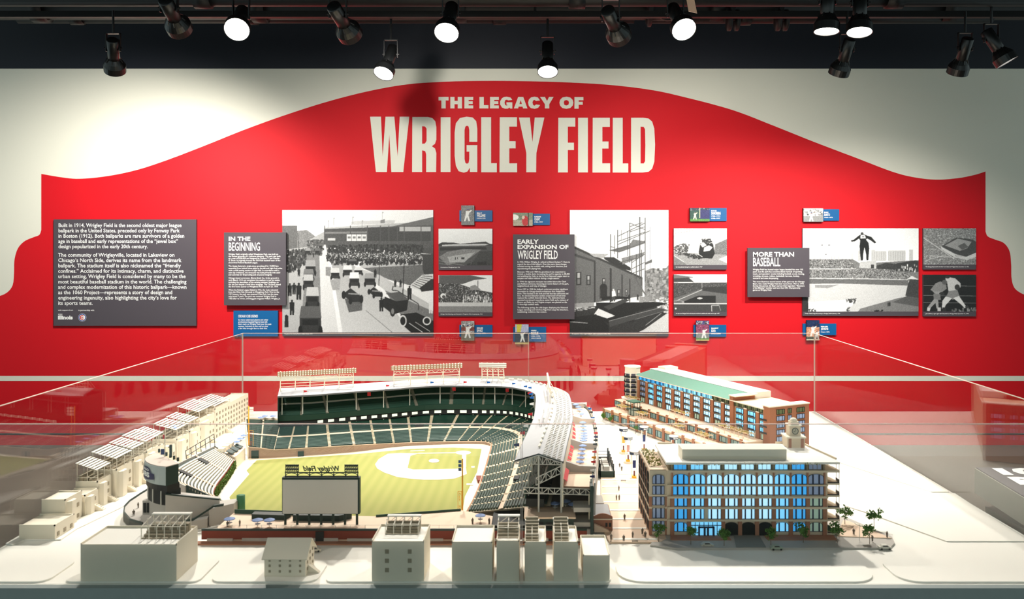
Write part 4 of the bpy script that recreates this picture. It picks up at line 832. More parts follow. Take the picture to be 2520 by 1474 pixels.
# right-field corner wedge of seats
def wedge(k, t):
    a0,a1 = np.array((-1.078,3.126)),np.array((-.985,3.135)); b0,b1 = np.array((-1.20,3.45)),np.array(off(0,.13))
    a = a0+(a1-a0)*k; b = b0+(b1-b0)*k; p = a+(b-a)*t; z0 = .045-.014*k; return (float(p[0]),float(p[1]),z0+(.085-z0)*t)
loft(wedge,[0,.25,.5,.75,1],[i/6 for i in range(7)],'corner_deck',DECK,park,-.002,.004)
for k0,k1 in ((.02,.48),(.53,1.0)):
    rows(wedge,k0,k1,.02,.42,12,'corner_seats',GREEN,park,.75,.003,3); rows(wedge,k0,k1,.47,.96,15,'corner_seats',GREEN,park,.75,.003,3)
loft(wedge,[0,1],[.42,.47],'corner_walkway',PATIO,park,.0015)
thickwall([(-1.078,3.126),(-1.20,3.45)],0,[.046,.088],-.004,'corner_wall',CREAM,park)
thickwall([(-1.20,3.45),off(0,.13)],0,.09,.005,'corner_wall',CREAM,park)
# outer terraces along the third-base side
for k0,k1 in ((82,94),(94.6,108),(108.6,121),(121.6,130)):
    kk = [k0+(k1-k0)*i/6 for i in range(7)]
    loft(lambda k,t: (*off(k,.134+.09*t),.137),kk,[0,1],'terrace_floor',PATIO,park,0,.004)
    thickwall([off(k,.220) for k in kk],.06,.148,.004,'terrace_parapet',GREY,park)
    for kb in (k0,):
        a = off(kb,.134); b = off(kb,.175); c = off(kb,.222)
        mb = M_(); w = .008
        mb.hexa([(a[0],a[1]-w,.125),(b[0],b[1]-w,.125),(b[0],b[1]+w,.125),(a[0],a[1]+w,.125)],[(a[0],a[1]-w,.168),(b[0],b[1]-w,.156),(b[0],b[1]+w,.156),(a[0],a[1]+w,.168)])
        mb.hexa([(b[0],b[1]-w,.125),(c[0],c[1]-w,.125),(c[0],c[1]+w,.125),(b[0],b[1]+w,.125)],[(b[0],b[1]-w,.156),(c[0],c[1]-w,.155),(c[0],c[1]+w,.155),(b[0],b[1]+w,.156)])
        mb.build('terrace_divider',GREY,park)
    AW = mat('awning_red',(206,44,52),.6)
    for i in range(5):
        k = k0+1.2+i*(k1-k0-2)/5; a = off(k,.1345); b = off(k+1.4,.1345); a2 = off(k,.146); b2 = off(k+1.4,.146)
        M_().quad((*a,.155),(*b,.155),(*b2,.147),(*a2,.147)).quad((*a2,.146),(*b2,.146),(*b,.154),(*a,.154)).build('awning',AW,park)
ko2 = [80+i*2 for i in range(26)]
thickwall([off(k,.2125) for k in ko2],0,.14,.004,'street_wall',DGREEN,park)
# flags along the outer edge and on the roof
FL = [mat('flag_navy',(28,40,96),.7),mat('flag_red',(200,40,50),.7),mat('flag_blue',(20,92,170),.7),mat('flag_white',(235,235,232),.7),mat('flag_dark',(44,52,56),.7),mat('flag_gold',(222,150,40),.7)]
def flag(x,y,z,m,parent,dx=-.014,h=.018,dy=0.,w=.0085):
    M_().tube((x,y,z),(x,y,z+h),.0007,n=5).build('flag_pole',STEEL,parent)
    z1 = z+h; M_().hexa([(x+dx,y+dy,z1-w*.75),(x,y,z1-w),(x,y+.0008,z1-w),(x+dx,y+dy+.0008,z1-w*.75)],[(x+dx,y+dy,z1-w*.25),(x,y,z1),(x,y+.0008,z1),(x+dx,y+dy+.0008,z1-w*.25)]).build('flag',m,parent)
for i,k in enumerate((83,86,89,91.5,94.5,97,99,101.5,104,106.5,109.5,114,117,119.5,124.5,128)):
    x,y = off(k,.222); flag(x,y,.142,FL[(3,1,2,4,2,1,4,1,0,4,4,1,5,1,3,0)[i]],park)
for i,k in enumerate((8,28,39,46,52,58,63,68,73,77)):
    x,y = off(k,.008); flag(x,y,.206,FL[(1,1,2,1,2,3,2,3,2,2)[i]],park,.014 if i < 7 else -.014)
for i,k in enumerate((81,84,90,94,99,108,113,120)):
    x,y = off(k,-.006); flag(x,y,.19,FL[(1,2,2,3,1,3,1,0)[i]],park,-.016,.02,-.004,.011)
for k in (24,44,60):                                               # little screens under the roof edge
    x,y = off(k,.02); M_().box(x-.007,y,.180,x+.007,y+.003,.195).build('hanging_screen',FL[1],park)
# ---- light towers on the roof
def tower(label, k0, k1, n, d=.04):
    a,b = np.array(off(k0,d)),np.array(off(k1,d)); t = thing('light_tower',label,'light tower',(float(a[0]),float(a[1]),TZ+.218),'floodlight frames on the roof')
    nrm = Nn[int((k0+k1)/2)]; z0,z1 = .213,.298; mb = M_()
    P = [a+(b-a)*i/n for i in range(n+1)]
    for p in P:
        M_().tube((*p,z0),(*p,z1),.0018,n=5).tube((*(p+nrm*.035),.224),(*p,z1-.03),.0012,n=5).build('post',CREAM,t)
    for z in (z0+.006,z0+.022,z0+.034,z0+.046,z0+.058): mb.tube((*P[0],z),(*P[-1],z),.0012,n=5)
    for i in range(n):
        za,zb = z0+.046,z0+.058
        for j in range(2):
            p = P[i]+(P[i+1]-P[i])*j/2; m_ = P[i]+(P[i+1]-P[i])*(j+.5)/2; q = P[i]+(P[i+1]-P[i])*(j+1)/2
            mb.tube((*p,za),(*m_,zb),.0009,n=4).tube((*m_,zb),(*q,za),.0009,n=4)
    mb.build('bracing',CREAM,t)
    e = (b-a)/np.hypot(*(b-a))*.012; lb = M_(); aa,bb = a-e-nrm*.003,b+e-nrm*.003
    lb.hexa([(*aa,z1-.022),(*bb,z1-.022),(*(bb+nrm*.006),z1-.022),(*(aa+nrm*.006),z1-.022)],[(*aa,z1-.003),(*bb,z1-.003),(*(bb+nrm*.006),z1-.003),(*(aa+nrm*.006),z1-.003)]); lb.build('lamp_rack',mat('rack_tan',(176,140,112),.6),t)
    L = M_(); cnt = n*6
    for r in range(3):
        for i in range(cnt):
            p = aa+(bb-aa)*(i+.5)/cnt; L.tube((p[0]-nrm[0]*.005,p[1]-nrm[1]*.005,z1-.018+.0075*r),(p[0],p[1],z1-.018+.0075*r),.003,.0022,n=6)
    L.build('floodlights',WHITE,t)
tower('widest cream floodlight frame on the roof at the left end',0.5,20.5,5)
tower('middle cream floodlight frame on the grandstand roof',30.5,45,4)
tower('right cream floodlight frame near the roof curve',50,57.5,4,.055)
t = thing('light_tower','cream floodlight mast seen end-on above the curved roof','light tower',(.06,3.46,TZ+.22),'floodlight frames on the roof')
for k in (84,90,96):
    a = roofp(k,.055); M_().tube(a,(a[0],a[1],.285),.0018,n=5).tube((a[0]+.03,a[1],a[2]-.008),(a[0],a[1],.27),.0012,n=5).build('post',CREAM,t)
a = roofp(83,.055); b = roofp(97,.055); M_().hexa([(a[0]-.003,a[1],.268),(b[0]-.003,b[1],.268),(b[0]+.003,b[1],.268),(a[0]+.003,a[1],.268)],[(a[0]-.003,a[1],.287),(b[0]-.003,b[1],.287),(b[0]+.003,b[1],.287),(a[0]+.003,a[1],.287)]).build('lamp_rack',CREAM,t)

# ---- playing field
GRASS = mat('field_grass',(150,150,80),.85,var=.12,scale=500); DIRT = mat('field_dirt',(240,220,192),.85,var=.03)
def stripes(m):
    nt = m.node_tree; tc = nt.nodes.new('ShaderNodeTexCoord'); wv = nt.nodes.new('ShaderNodeTexWave'); wv.inputs['Scale'].default_value = 9
    mx = nt.nodes.new('ShaderNodeMix'); mx.data_type = 'RGBA'; mx.inputs[6].default_value = (*lin((140,142,70)),1); mx.inputs[7].default_value = (*lin((150,148,77)),1)
    nt.links.new(tc.outputs['Object'],wv.inputs[0]); nt.links.new(wv.outputs['Fac'],mx.inputs[0]); nt.links.new(mx.outputs[2],nt.nodes['Principled BSDF'].inputs['Base Color'])
stripes(GRASS)
fld = thing('playing_field','yellow-green baseball field with pale dirt infield','playing field',(-.6,2.9,TZ))
def flat(pts,z0,z1,name,m): return M_().prism([p[:2] for p in pts],z0,z1).build(name,m,fld)
base = [(-1.074,3.124),(-1.03,3.128)]+[low(k,0)[:2] for k in range(0,131,5)]+[(-.2153,2.44),(-.5,2.40),(-.80,2.42),(-.93,2.49),(-1.0,2.62),(-1.09,3.08)]
flat(base,.0002,.0030,'warning_track',DIRT)
gr = px([(632,1135),(607,1160),(614,1169),(565,1226),(570,1243),(577,1252),(620,1268),(700,1276),(900,1284),(1060,1283),(1130,1277),(1137,1267),(1144,1224),(1174,1163),(1185,1107),(1115,1104),(1012,1107),(885,1119),(720,1130)])
flat(gr,.0030,.0042,'grass',GRASS)
dirt = [(923,1146),(932,1133),(954,1120),(985,1118),(1030,1119),(1010,1125),(1003,1155),(1016,1159),(1128,1157),(1146,1152),(1149,1170),(1120,1181),(1080,1184),(1042,1184),(1005,1181),(977,1177),(945,1166),(928,1156)]
flat(px(dirt),.0042,.0052,'infield_dirt',DIRT)
def ell(x,y,rx,ry,n=24): return px([(x+rx*math.cos(2*math.pi*i/n),y+ry*math.sin(2*math.pi*i/n)) for i in range(n)])
flat(ell(1068,1137.5,13,4.5),.0042,.0058,'pitchers_mound',DIRT); flat(ell(1140,1117,19,5),.0042,.0052,'home_plate_circle',DIRT)
flat(px([(1030,1117.5),(1130,1116),(1130,1118),(1028,1119.5)]),.0042,.0050,'base_path',DIRT); flat(px([(1137,1120),(1147,1120),(1147,1152),(1138,1152)]),.0042,.0050,'base_path',DIRT)
flat(px([(1010,1112),(1045,1110.5),(1045,1111.5),(1010,1113)]),.0042,.0047,'bullpen_line',WHITE)
for x0,y0,x1 in ((1148,1193,1165),(1160,1150,1168)): flat(px([(x0,y0),(x1,y0),(x1,y0+4),(x0,y0+4)]),.0042,.005,'coach_box',DIRT)
d1 = px([(1172,1180),(1188,1180),(1186,1192),(1176,1192)]); M_().prism([p[:2] for p in d1],.003,.014).build('dugout',BRICKR,park)
d1 = px([(1196,1130),(1205,1130),(1200,1164),(1192,1164)]); M_().prism([p[:2] for p in d1],.003,.010).build('dugout_roof',mat('mint_roof',(170,206,186),.6),park)
# ---- foul poles
YEL = mat('pole_yellow',(238,164,28),.5)
def foul(label, x, y, xt, top, side, hey):
    p = tp(x,y); t = thing('foul_pole',label,'foul pole',(p[0],p[1],TZ),'foul poles'); z = CAMZ-TZ-(top-CY)*p[1]/F
    M_().tube((p[0],p[1],0),(p[0],p[1],z),.0022,n=8).build('pole',YEL,t,True)
    s = p[1]/F; w = 9*s*side; za,zb = CAMZ-TZ-(hey[0]-CY)*s, CAMZ-TZ-(hey[1]-CY)*s
    m = M_(); x0 = p[0]+side*2*s
    for xx in (x0,x0+w): m.box(xx-.0007,p[1]-.0007,zb,xx+.0007,p[1]+.0007,za)
    for zz in (za,zb): m.box(min(x0,x0+w),p[1]-.0007,zz-.0007,max(x0,x0+w),p[1]+.0007,zz+.0007)
    m.build('sign_frame',YEL,t)
    me = text_mesh('H\nE\nY\n \nH\nE\nY',.03,line=.85); fit(me,abs(w)*.55,(za-zb)*.92); me.materials.append(mat('sign_red',(150,60,30),.6) if side > 0 else YEL)
    o = link('lettering',me,t); o.rotation_euler = (math.pi/2,0,0); o.location = Vector((min(x0,x0+w)+abs(w)*.2,p[1]-.001,zb+TZ+(za-zb)*.04))-ORG[t.name]
    for k in range(3):
        zz = z-.004-.0115*k; M_().box(p[0]+.003*(1 if side > 0 else -1),p[1]-.0006,zz-.009,p[0]+(.018 if side > 0 else -.012),p[1]+.0006,zz).build('flag',FL[3] if side > 0 else mat('flag_slate',(60,96,140),.7),t)
foul('yellow foul pole with white flags at the left corner of the field',612,1128,613,999,1,(1059,1104))
foul('yellow foul pole with slate flags at the front of the field',1138,1270,1139,1129,-1,(1209,1267))
# ================================================================ outfield: bleachers, scoreboard, patio, video board
ble = thing('outfield_bleachers','cream bench bleachers behind the ivy wall left of the field','bleachers',(-1.08,2.75,TZ))
BF = crom([(-1.078,2.985),(-1.048,2.83),(-1.018,2.66),(-.985,2.56),(-.925,2.485)],41); BB = crom([(-1.165,3.03),(-1.18,2.90),(-1.192,2.76),(-1.165,2.64),(-1.06,2.53)],41)
def bl(k,t):
    k = max(0,min(40,k)); i = int(k); f = k-i; j = min(i+1,40); a = BF[i]*(1-f)+BF[j]*f; b = BB[i]*(1-f)+BB[j]*f; p = a+(b-a)*t
    return (float(p[0]),float(p[1]),.030+.036*t)
kk = list(range(41))
loft(bl,kk,[0,.25,.5,.75,1],'bleacher_deck',DGREEN,ble,-.001,.006)
for k0,k1 in ((0,9.5),(10,20),(20.5,30.5),(31,40)):
    rows(bl,k0,k1,.02,.96,13,'bench_rows',CREAM,ble,.46,.0035,6)
for k in (0,9.75,20.25,30.75):
    p = [bl(k,0),bl(k+.4,0),bl(k+.4,1),bl(k,1)]; M_().hexa([(q[0],q[1],q[2]) for q in p],[(q[0],q[1],q[2]+.0045) for q in p]).build('bleacher_aisle',PATIO,ble)
for k in (10,20.5):
    p = [bl(k,.55),bl(k+1.6,.55),bl(k+1.6,.85),bl(k,.85)]; M_().hexa([(q[0],q[1],q[2]) for q in p],[(q[0],q[1],q[2]+.006) for q in p]).build('stair_opening',DARK,ble)
thickwall([bl(k,0)[:2] for k in kk],0,.033,-.004,'outfield_wall',BRICKR,ble)
thickwall([bl(k,1)[:2] for k in kk],0,.072,-.004,'rear_wall',GREY,ble)
thickwall([bl(0,0)[:2],bl(0,1)[:2]],0,[.036,.074],.003,'end_rail',DGREEN,ble)
thickwall([bl(40,0)[:2],bl(40,1)[:2]],0,[.036,.074],-.003,'end_rail',DGREEN,ble)
def leafmesh(pts, n, size, seed):
    r = random.Random(seed); mb = M_()
    for _ in range(n):
        c = pts(r); d = Vector((r.gauss(0,1),r.gauss(0,1),r.gauss(0,.7))).normalized(); u = d.orthogonal().normalized(); v = d.cross(u); a = r.uniform(0,6.28)
        u,v = u*math.cos(a)+v*math.sin(a), v*math.cos(a)-u*math.sin(a); s = size*r.uniform(.6,1.3)
        mb.quad(*[tuple(Vector(c)+q) for q in (u*s,v*s*.55,-u*s,-v*s*.55)])
    return mb
IVY = mat('ivy_green',(84,112,34),.8,var=.4,scale=300); LEAF = mat('leaf_green',(78,120,44),.8,var=.4,scale=200); MOSS = mat('planter_green',(150,150,84),.8,var=.4,scale=200)
def ivp(r):
    k = r.uniform(0,40); p = bl(k,0); return (p[0]+r.uniform(.003,.007),p[1]-r.uniform(0,.002),r.uniform(.002,.032))
iv = leafmesh(ivp,1500,.0042,3).build('ivy',IVY,ble); iv['kind'] = 'stuff'
# right-field corner boxes between bleachers and grandstand
cb = thing('corner_patio','white parapet boxes with dark green covers beside the yellow foul pole','patio',(-1.12,3.06,TZ))
M_().hexa([(-1.088,3.115,.03),(-1.075,2.99,.03),(-1.165,3.035,.05),(-1.185,3.14,.05)],[(-1.088,3.115,.045),(-1.075,2.99,.04),(-1.165,3.035,.062),(-1.185,3.14,.064)]).build('deck',PATIO,cb)
thickwall([(-1.076,2.988),(-1.088,3.115)],0,.046,-.004,'parapet',CREAM,cb)
for k in range(3):
    y = 3.0+k*.04; M_().hexa([(-1.09,y,.05),(-1.09,y+.03,.05),(-1.115,y+.035,.058),(-1.115,y+.004,.058)],[(-1.09,y,.052),(-1.09,y+.03,.052),(-1.115,y+.035,.061),(-1.115,y+.004,.061)]).build('cover',DGREEN,cb)
    M_().box(-1.145,y+.005,.055,-1.125,y+.032,.068).build('box_suite',CREAM,cb)
fr = thing('sign_frame','black steel frame standing along the street behind the bleachers','frame',(-1.2,3.0,TZ))
for i in range(7):
    y = 2.86+i*.042; M_().tube((-1.196,y,.05),(-1.2,y,.098),.0013,n=5).build('post',BMET,fr)
for z in (.078,.097): M_().tube((-1.198,2.86,z),(-1.2,3.112,z),.0013,n=5).build('rail',BMET,fr)
# centre-field scoreboard
sb = thing('scoreboard','dark green scoreboard with curved grey back and navy emblem','scoreboard',(-1.08,2.40,TZ))
TP = [(-1.132,2.424),(-1.128,2.480),(-1.008,2.355),(-1.0275,2.3195)]
arc = [tuple(p) for p in crom([(-1.0275,2.3195),(-1.062,2.333),(-1.095,2.359),(-1.120,2.392),(-1.132,2.424)],13)]
full = arc+[TP[1],TP[2]]
M_().prism(full,.131,.1835).build('housing',DGREEN,sb); M_().prism(full,.1835,.1855).build('roof_deck',mat('deck_pink',(206,190,178),.7),sb)
SGN = mat('sign_grey',(176,184,182),.5)
thickwall([(p[0]*1.0005,p[1]-.0012) for p in arc],.133,.184,.001,'sign_panel',SGN,sb)
def on_arc(f, z, o=.0035):
    f = max(0,min(11.999,f)); i = int(f); t = f-i; a,b = np.array(arc[i]),np.array(arc[i+1]); p = a+(b-a)*t; d = (b-a)/np.hypot(*(b-a)); n = np.array((d[1],-d[0])); 
    if n[1] > 0: n = -n
    p = p+n*o; return (float(p[0]),float(p[1]),z)
def wrap(me, f0, f1, z0, z1, m, name, o):                          # lay a planar mesh round the curved sign
    n = len(me.vertices); fit(me,1,1); vs = [on_arc(f1+(f0-f1)*v.co.x, z0+(z1-z0)*v.co.y, o) for v in me.vertices]
    mb = M_(); mb.add(vs,[tuple(p.vertices) for p in me.polygons]); return mb.build(name,m,sb)
NV = mat('emblem_dark',(44,44,84),.5)
sh = [(0,.25),(.2,.05),(.5,0),(.8,.1),(1,.35),(.86,.45),(.95,.62),(.8,.75),(.98,1),(.7,.92),(0,.95)]
for i in range(5,12): pass
mb = M_(); n = 14
for i in range(n):
    fa,fb = 11.2-(8*i/n), 11.2-(8*(i+1)/n); ta = i/n; tb = (i+1)/n
    lo = lambda t: .140+.006*t*t-.0025*math.sin(t*3); hi = lambda t: .176-.004*abs(math.sin(t*5))-(.012*t if t > .8 else 0)
    mb.quad(on_arc(fa,lo(ta),.0042),on_arc(fb,lo(tb),.0042),on_arc(fb,hi(tb),.0042),on_arc(fa,hi(ta),.0042))
mb.build('emblem',NV,sb)
wrap(text_mesh('CHICAGO',.03,res=3),5.0,10.6,.165,.172,INK,'lettering',.0052); wrap(text_mesh('CUBS',.05,res=3),4.8,10.6,.1475,.162,INK,'lettering',.0052)
M_().prism([(p[0]*.998-.002,p[1]+.006) for p in full],.113,.131).build('lower_band',BLACK,sb)
M_().prism([(p[0]*.995-.004,p[1]+.012) for p in full],.0725,.113).build('control_room',DARK,sb)
M_().prism([(p[0]*.993-.005,p[1]+.016) for p in full],.002,.0725).build('shaft',GREY,sb)
for f in (2,5,8,10.5): p = on_arc(f,.075,-.006); M_().tube(p,(p[0],p[1],.113),.0016,n=5).build('mullion',STEEL,sb)
pp = (-1.078,2.425); M_().tube((*pp,.185),(*pp,.252),.0015,.0008,n=6).build('flagpole',STEEL,sb)
M_().box(pp[0]-.006,pp[1],.238,pp[0],pp[1]+.001,.250).build('flag',FL[1],sb); M_().box(pp[0]-.012,pp[1],.192,pp[0]-.002,pp[1]+.001,.209).build('flag',FL[0],sb)
for i in range(6): M_().box(-1.122+i*.02,2.478-i*.0205,.185,-1.117+i*.02,2.482-i*.0205,.196).build('pennant_board',DGREEN,sb)
M_().box(-1.062,2.418,.185,-1.056,2.424,.222).build('clock_mast',DGREEN,sb)
# grey ramp walls in front of the bleachers
rw = thing('ramp_wall','taupe ramp wall with dark green handrail below the scoreboard','wall',(-.97,2.36,TZ))
mb = M_(); A_,B_,C_ = (-1.03,2.322),(-.915,2.415),(-.885,2.42)
mb.hexa([(*A_,0),(*B_,0),(B_[0]-.01,B_[1]+.03,0),(A_[0]-.02,A_[1]+.04,0)],[(*A_,.107),(*B_,.064),(B_[0]-.01,B_[1]+.03,.064),(A_[0]-.02,A_[1]+.04,.107)]).build('upper_wall',GREY,rw)
mb = M_(); mb.hexa([(A_[0],A_[1]-.002,.106),(B_[0],B_[1]-.002,.063),(B_[0],B_[1]+.004,.063),(A_[0],A_[1]+.004,.106)],[(A_[0],A_[1]-.002,.110),(B_[0],B_[1]-.002,.067),(B_[0],B_[1]+.004,.067),(A_[0],A_[1]+.004,.110)]).build('coping',DGREEN,rw)
M_().hexa([(-.93,2.375,0),(-.868,2.40,0),(-.868,2.45,0),(-.93,2.45,0)],[(-.93,2.375,.05),(-.868,2.40,.058),(-.868,2.45,.058),(-.93,2.45,.05)]).build('end_block',GREY,rw)
mb = M_(); rp = [(-1.0,2.30,.012),(-.975,2.318,.036),(-.955,2.33,.038),(-.915,2.372,.062),(-.89,2.378,.064)]
for a,b in zip(rp,rp[1:]): mb.hexa([(a[0],a[1]-.004,a[2]-.006),(b[0],b[1]-.004,b[2]-.006),(b[0],b[1]+.004,b[2]-.006),(a[0],a[1]+.004,a[2]-.006)],[(a[0],a[1]-.004,a[2]),(b[0],b[1]-.004,b[2]),(b[0],b[1]+.004,b[2]),(a[0],a[1]+.004,a[2])])
mb.build('handrail',DGREEN,rw)
pl = thing('curved_podium','curved grey podium with a dark rim under the scoreboard','podium',(-1.07,2.26,TZ))
pg = [p[:2] for p in px([(303,1262),(305,1248),(318,1234),(345,1216),(372,1200),(440,1216),(520,1256),(510,1276),(440,1288),(350,1290),(318,1280)],.026)]
M_().prism(pg,.0002,.026).build('deck',GREY,pl); thickwall(pg[::-1][-1:]+pg[::-1][:6] if False else [pg[i] for i in (4,3,2,1,0,10,9)],.004,.031,.003,'rim',DGREEN,pl)
p = tp(364,1264,.026); M_().box(p[0]-.012,p[1]-.008,.026,p[0]+.012,p[1]+.012,.066).build('kiosk',GREY,pl)
for dx in (-.009,.001): M_().box(p[0]+dx,p[1]-.0095,.032,p[0]+dx+.008,p[1]-.008,.060).build('kiosk_window',DARK,pl)
# patio terrace along the front and brick street wall
pt = thing('outfield_patio','tan patio terrace on a red brick street wall at the front of the park','patio',(-.45,2.3,TZ))
FY = 2.247
M_().prism([(-.865,FY+.004),(-.12,FY+.004),(-.12,2.36),(-.215,2.415),(-.45,2.36),(-.62,2.37),(-.865,2.39)],.0002,.034).build('deck',PATIO,pt)
M_().box(-.90,FY,.008,.14,FY+.004,.0315).build('brick_wall',BRICKR,pt)
M_().box(-.90,FY-.001,.0315,.14,FY+.005,.0365).build('cornice',DGREEN,pt)
M_().box(-.93,FY-.022,.0002,.16,FY,.004).build('footpath',BRICK,pt)
for i,x in enumerate(np.linspace(-.885,.06,11)):
    if abs(x+.55) > .04: M_().box(x,FY-.002,.004,x+.07,FY,.011+.001*(i%2)).build('plinth_block',GREY,pt)
M_().box(-.592,FY-.003,.004,-.57,FY,.030).build('gate',DARK,pt)
thickwall([(-.60,2.36),(-.86,2.385)],.034,.046,.002,'fence',mat('fence_green',(40,76,60),.6),pt); thickwall([(-.215,2.41),(-.45,2.355)],.034,.040,.002,'planter',MATS['fence_green'],pt)
M_().prism([(-.795,2.335),(-.70,2.325),(-.69,2.352),(-.795,2.36)],.034,.048).build('dark_booth',DGREEN,pt); M_().prism([(-.675,2.32),(-.545,2.315),(-.515,2.34),(-.545,2.352),(-.675,2.35)],.034,.050).build('dark_booth',DGREEN,pt)
M_().tube((-.862,2.44,.004),(-.862,2.44,.07),.012,n=12).build('green_drum',mat('drum_green',(60,116,76),.6),pt,True)
for x in np.linspace(-.86,.10,25): M_().tube((x,FY+.006,.034),(x,FY+.006,.045),.0006,n=4).build('railing_post',STEEL,pt)
M_().box(-.86,FY+.0055,.0445,.10,FY+.0065,.0452).build('railing',STEEL,pt)
# video board seen from behind
vb = thing('video_board','large grey video board back on dark green posts with script lettering on top','video board',(-.59,2.287,TZ+.034))
vx0,vx1,vy = -.695,-.482,2.287
for i in range(7):
    x = vx0+.008+(vx1-vx0-.016)*i/6; M_().tube((x,vy+.004,.034),(x,vy+.004,.066),.0035,n=8).build('post',DGREEN,vb)
M_().box(vx0,vy,.0637,vx1,vy+.016,.164).build('frame',DGREEN,vb); M_().box(vx0+.002,vy-.0015,.065,vx1-.005,vy,.158).build('back_panel',mat('board_back',(214,206,196),.5,var=.02),vb)
M_().box(vx0+.004,vy+.016,.066,vx1-.004,vy+.0175,.160).build('screen',mat('screen_dark',(40,46,60),.3),vb)
for z in (.166,.176): M_().tube((vx0+.006,vy+.006,z),(vx1-.004,vy+.006,z),.0016,n=5).build('top_rail',DGREEN,vb)
for i in range(7):
    x = vx0+.008+(vx1-vx0-.014)*i/6; M_().tube((x,vy+.006,.160),(x,vy+.006,.180),.0014,n=5).build('strut',DGREEN,vb)
    if i < 6:
        w = (vx1-vx0-.014)/6; mb = M_(); pr = None
        for j in range(7):
            a = math.pi*j/6; q = (x+w/2-math.cos(a)*w/2,vy+.006,.166+math.sin(a)*.009)
            if pr: mb.tube(pr,q,.0011,n=4)
            pr = q
        mb.build('arch_brace',DGREEN,vb)
for xa in (vx0+.008,vx1-.042):
    mb = M_()
    for z in (.180,.189,.197): mb.tube((xa,vy+.006,z),(xa+.036,vy+.006,z),.0013,n=4)
    for i in range(7): mb.tube((xa+.006*i,vy+.006,.178),(xa+.006*i,vy+.006,.1985),.0010,n=4)
    for r in range(2):
        for i in range(6): mb.tube((xa+.003+.006*i,vy+.004,.185+.009*r),(xa+.003+.006*i,vy+.012,.185+.009*r),.0026,n=6)
    mb.build('floodlight_grid',DGREEN,vb)
me = text_mesh('Wrigley Field',.035,res=3,shear=.3); fit(me,.100,.019); 
for vv in me.vertices: vv.co.x = .100-vv.co.x
me.materials.append(DGREEN); o = link('script_lettering',me,vb); o.rotation_euler = (math.pi/2,0,0); o.location = Vector((vx0+.055,vy+.005,TZ+.176))-ORG[vb.name]
# service block at the near end of the third-base stand
sv = thing('concourse_block','dark green concourse block with tan roof terrace at the end of the stand','concourse',(.06,2.27,TZ))
M_().box(-.025,2.262,.0002,.105,2.335,.060).build('block',DGREEN,sv); M_().box(-.03,2.258,.060,.11,2.35,.064).build('roof_terrace',PATIO,sv)
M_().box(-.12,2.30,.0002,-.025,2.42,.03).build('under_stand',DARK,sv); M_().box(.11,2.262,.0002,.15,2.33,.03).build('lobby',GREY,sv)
for z in (.035,.075): M_().box(.105,2.268,z,.155,2.33,z+.012).build('balcony',GREY,sv)
M_().box(.150,2.256,.0002,.158,2.30,.150).build('corner_pier',DGREEN,sv)
for i in range(5): M_().box(-.018+i*.024,2.2605,.012,-.002+i*.024,2.262,.05).build('door',DARK,sv)
# ---- umbrellas
UMB = mat('umbrella_blue',(112,136,184),.6)
def umbrella_proto():
    p = thing('umbrella','x','umbrella',(0,0,0),'blue table umbrellas'); 
    MB().lathe((0,0,.014),(0,0,1),[(0,.0125),(.0012,.0118),(.005,.0006)],10).build('canopy',UMB,p); MB().tube((0,0,0),(0,0,.018),.0006,n=5).build('pole',STEEL,p)
    MB().lathe((0,0,.006),(0,0,1),[(0,.006),(.0008,.006)],8).build('table',STEEL,p); return p
UP = umbrella_proto(); used = [0]
def umbrella(x,y,z,label,s=1.):
    if not used[0]: r = UP; used[0] = 1
    else:
        r = UP.copy(); COL.objects.link(r)
        for ch in UP.children:
            if ch.name.split('.')[0] in ('canopy','pole','table'):
                c = ch.copy(); COL.objects.link(c); c.parent = r
    r.location = (x,y,TZ+z); r['label'] = label; r['group'] = 'blue table umbrellas'; r.scale = (s,s,s); return r
ORD = ('nearest','second nearest','third nearest','fourth nearest','fifth nearest','sixth nearest','seventh nearest')
for sec,kl in (('farthest',np.linspace(92,83,4)),('middle',np.linspace(106,96,7)),('nearest',np.linspace(119,110,5))):
    for i,k in enumerate(kl):
        x,y = off(k,.175); umbrella(x,y,.137,'%s blue umbrella on the %s terrace beside the grey roof' % (ORD[i],sec),1.05)
for x,y,l in ((565,1293,'blue umbrella standing alone at the left end of the front patio'),(634,1296,'left blue umbrella of the pair by the video board'),(663,1296,'right blue umbrella of the pair by the video board')):
    p = tp(x,y,.034); umbrella(p[0],p[1],.034,l,1.25)
for x,y,l in ((1366,1254,'blue umbrella at the left of the tan roof terrace'),(1411,1256,'blue umbrella at the right of the tan roof terrace'),(1392,1248,'blue umbrella at the back of the tan roof terrace')):
    p = tp(x,y,.064); umbrella(p[0],p[1],.064,l,1.2)
p = tp(1182,1284,.034); umbrella(p[0],p[1],.034,'blue umbrella at the right end of the front patio',1.2)
for i,(x,y) in enumerate(((583,1100),(592,1092),(600,1084))): p = tp(x,y,.05); umbrella(p[0],p[1],.055,('nearest','middle','farthest')[i]+' blue umbrella of three on the deck behind the yellow foul pole')
for i,(x,y) in enumerate(((652,1030),(672,1030),(642,1034))): p = tp(x,y,.09); umbrella(p[0],p[1],.086,('middle','right','left')[i]+' blue umbrella above the corner seats left of the roof')

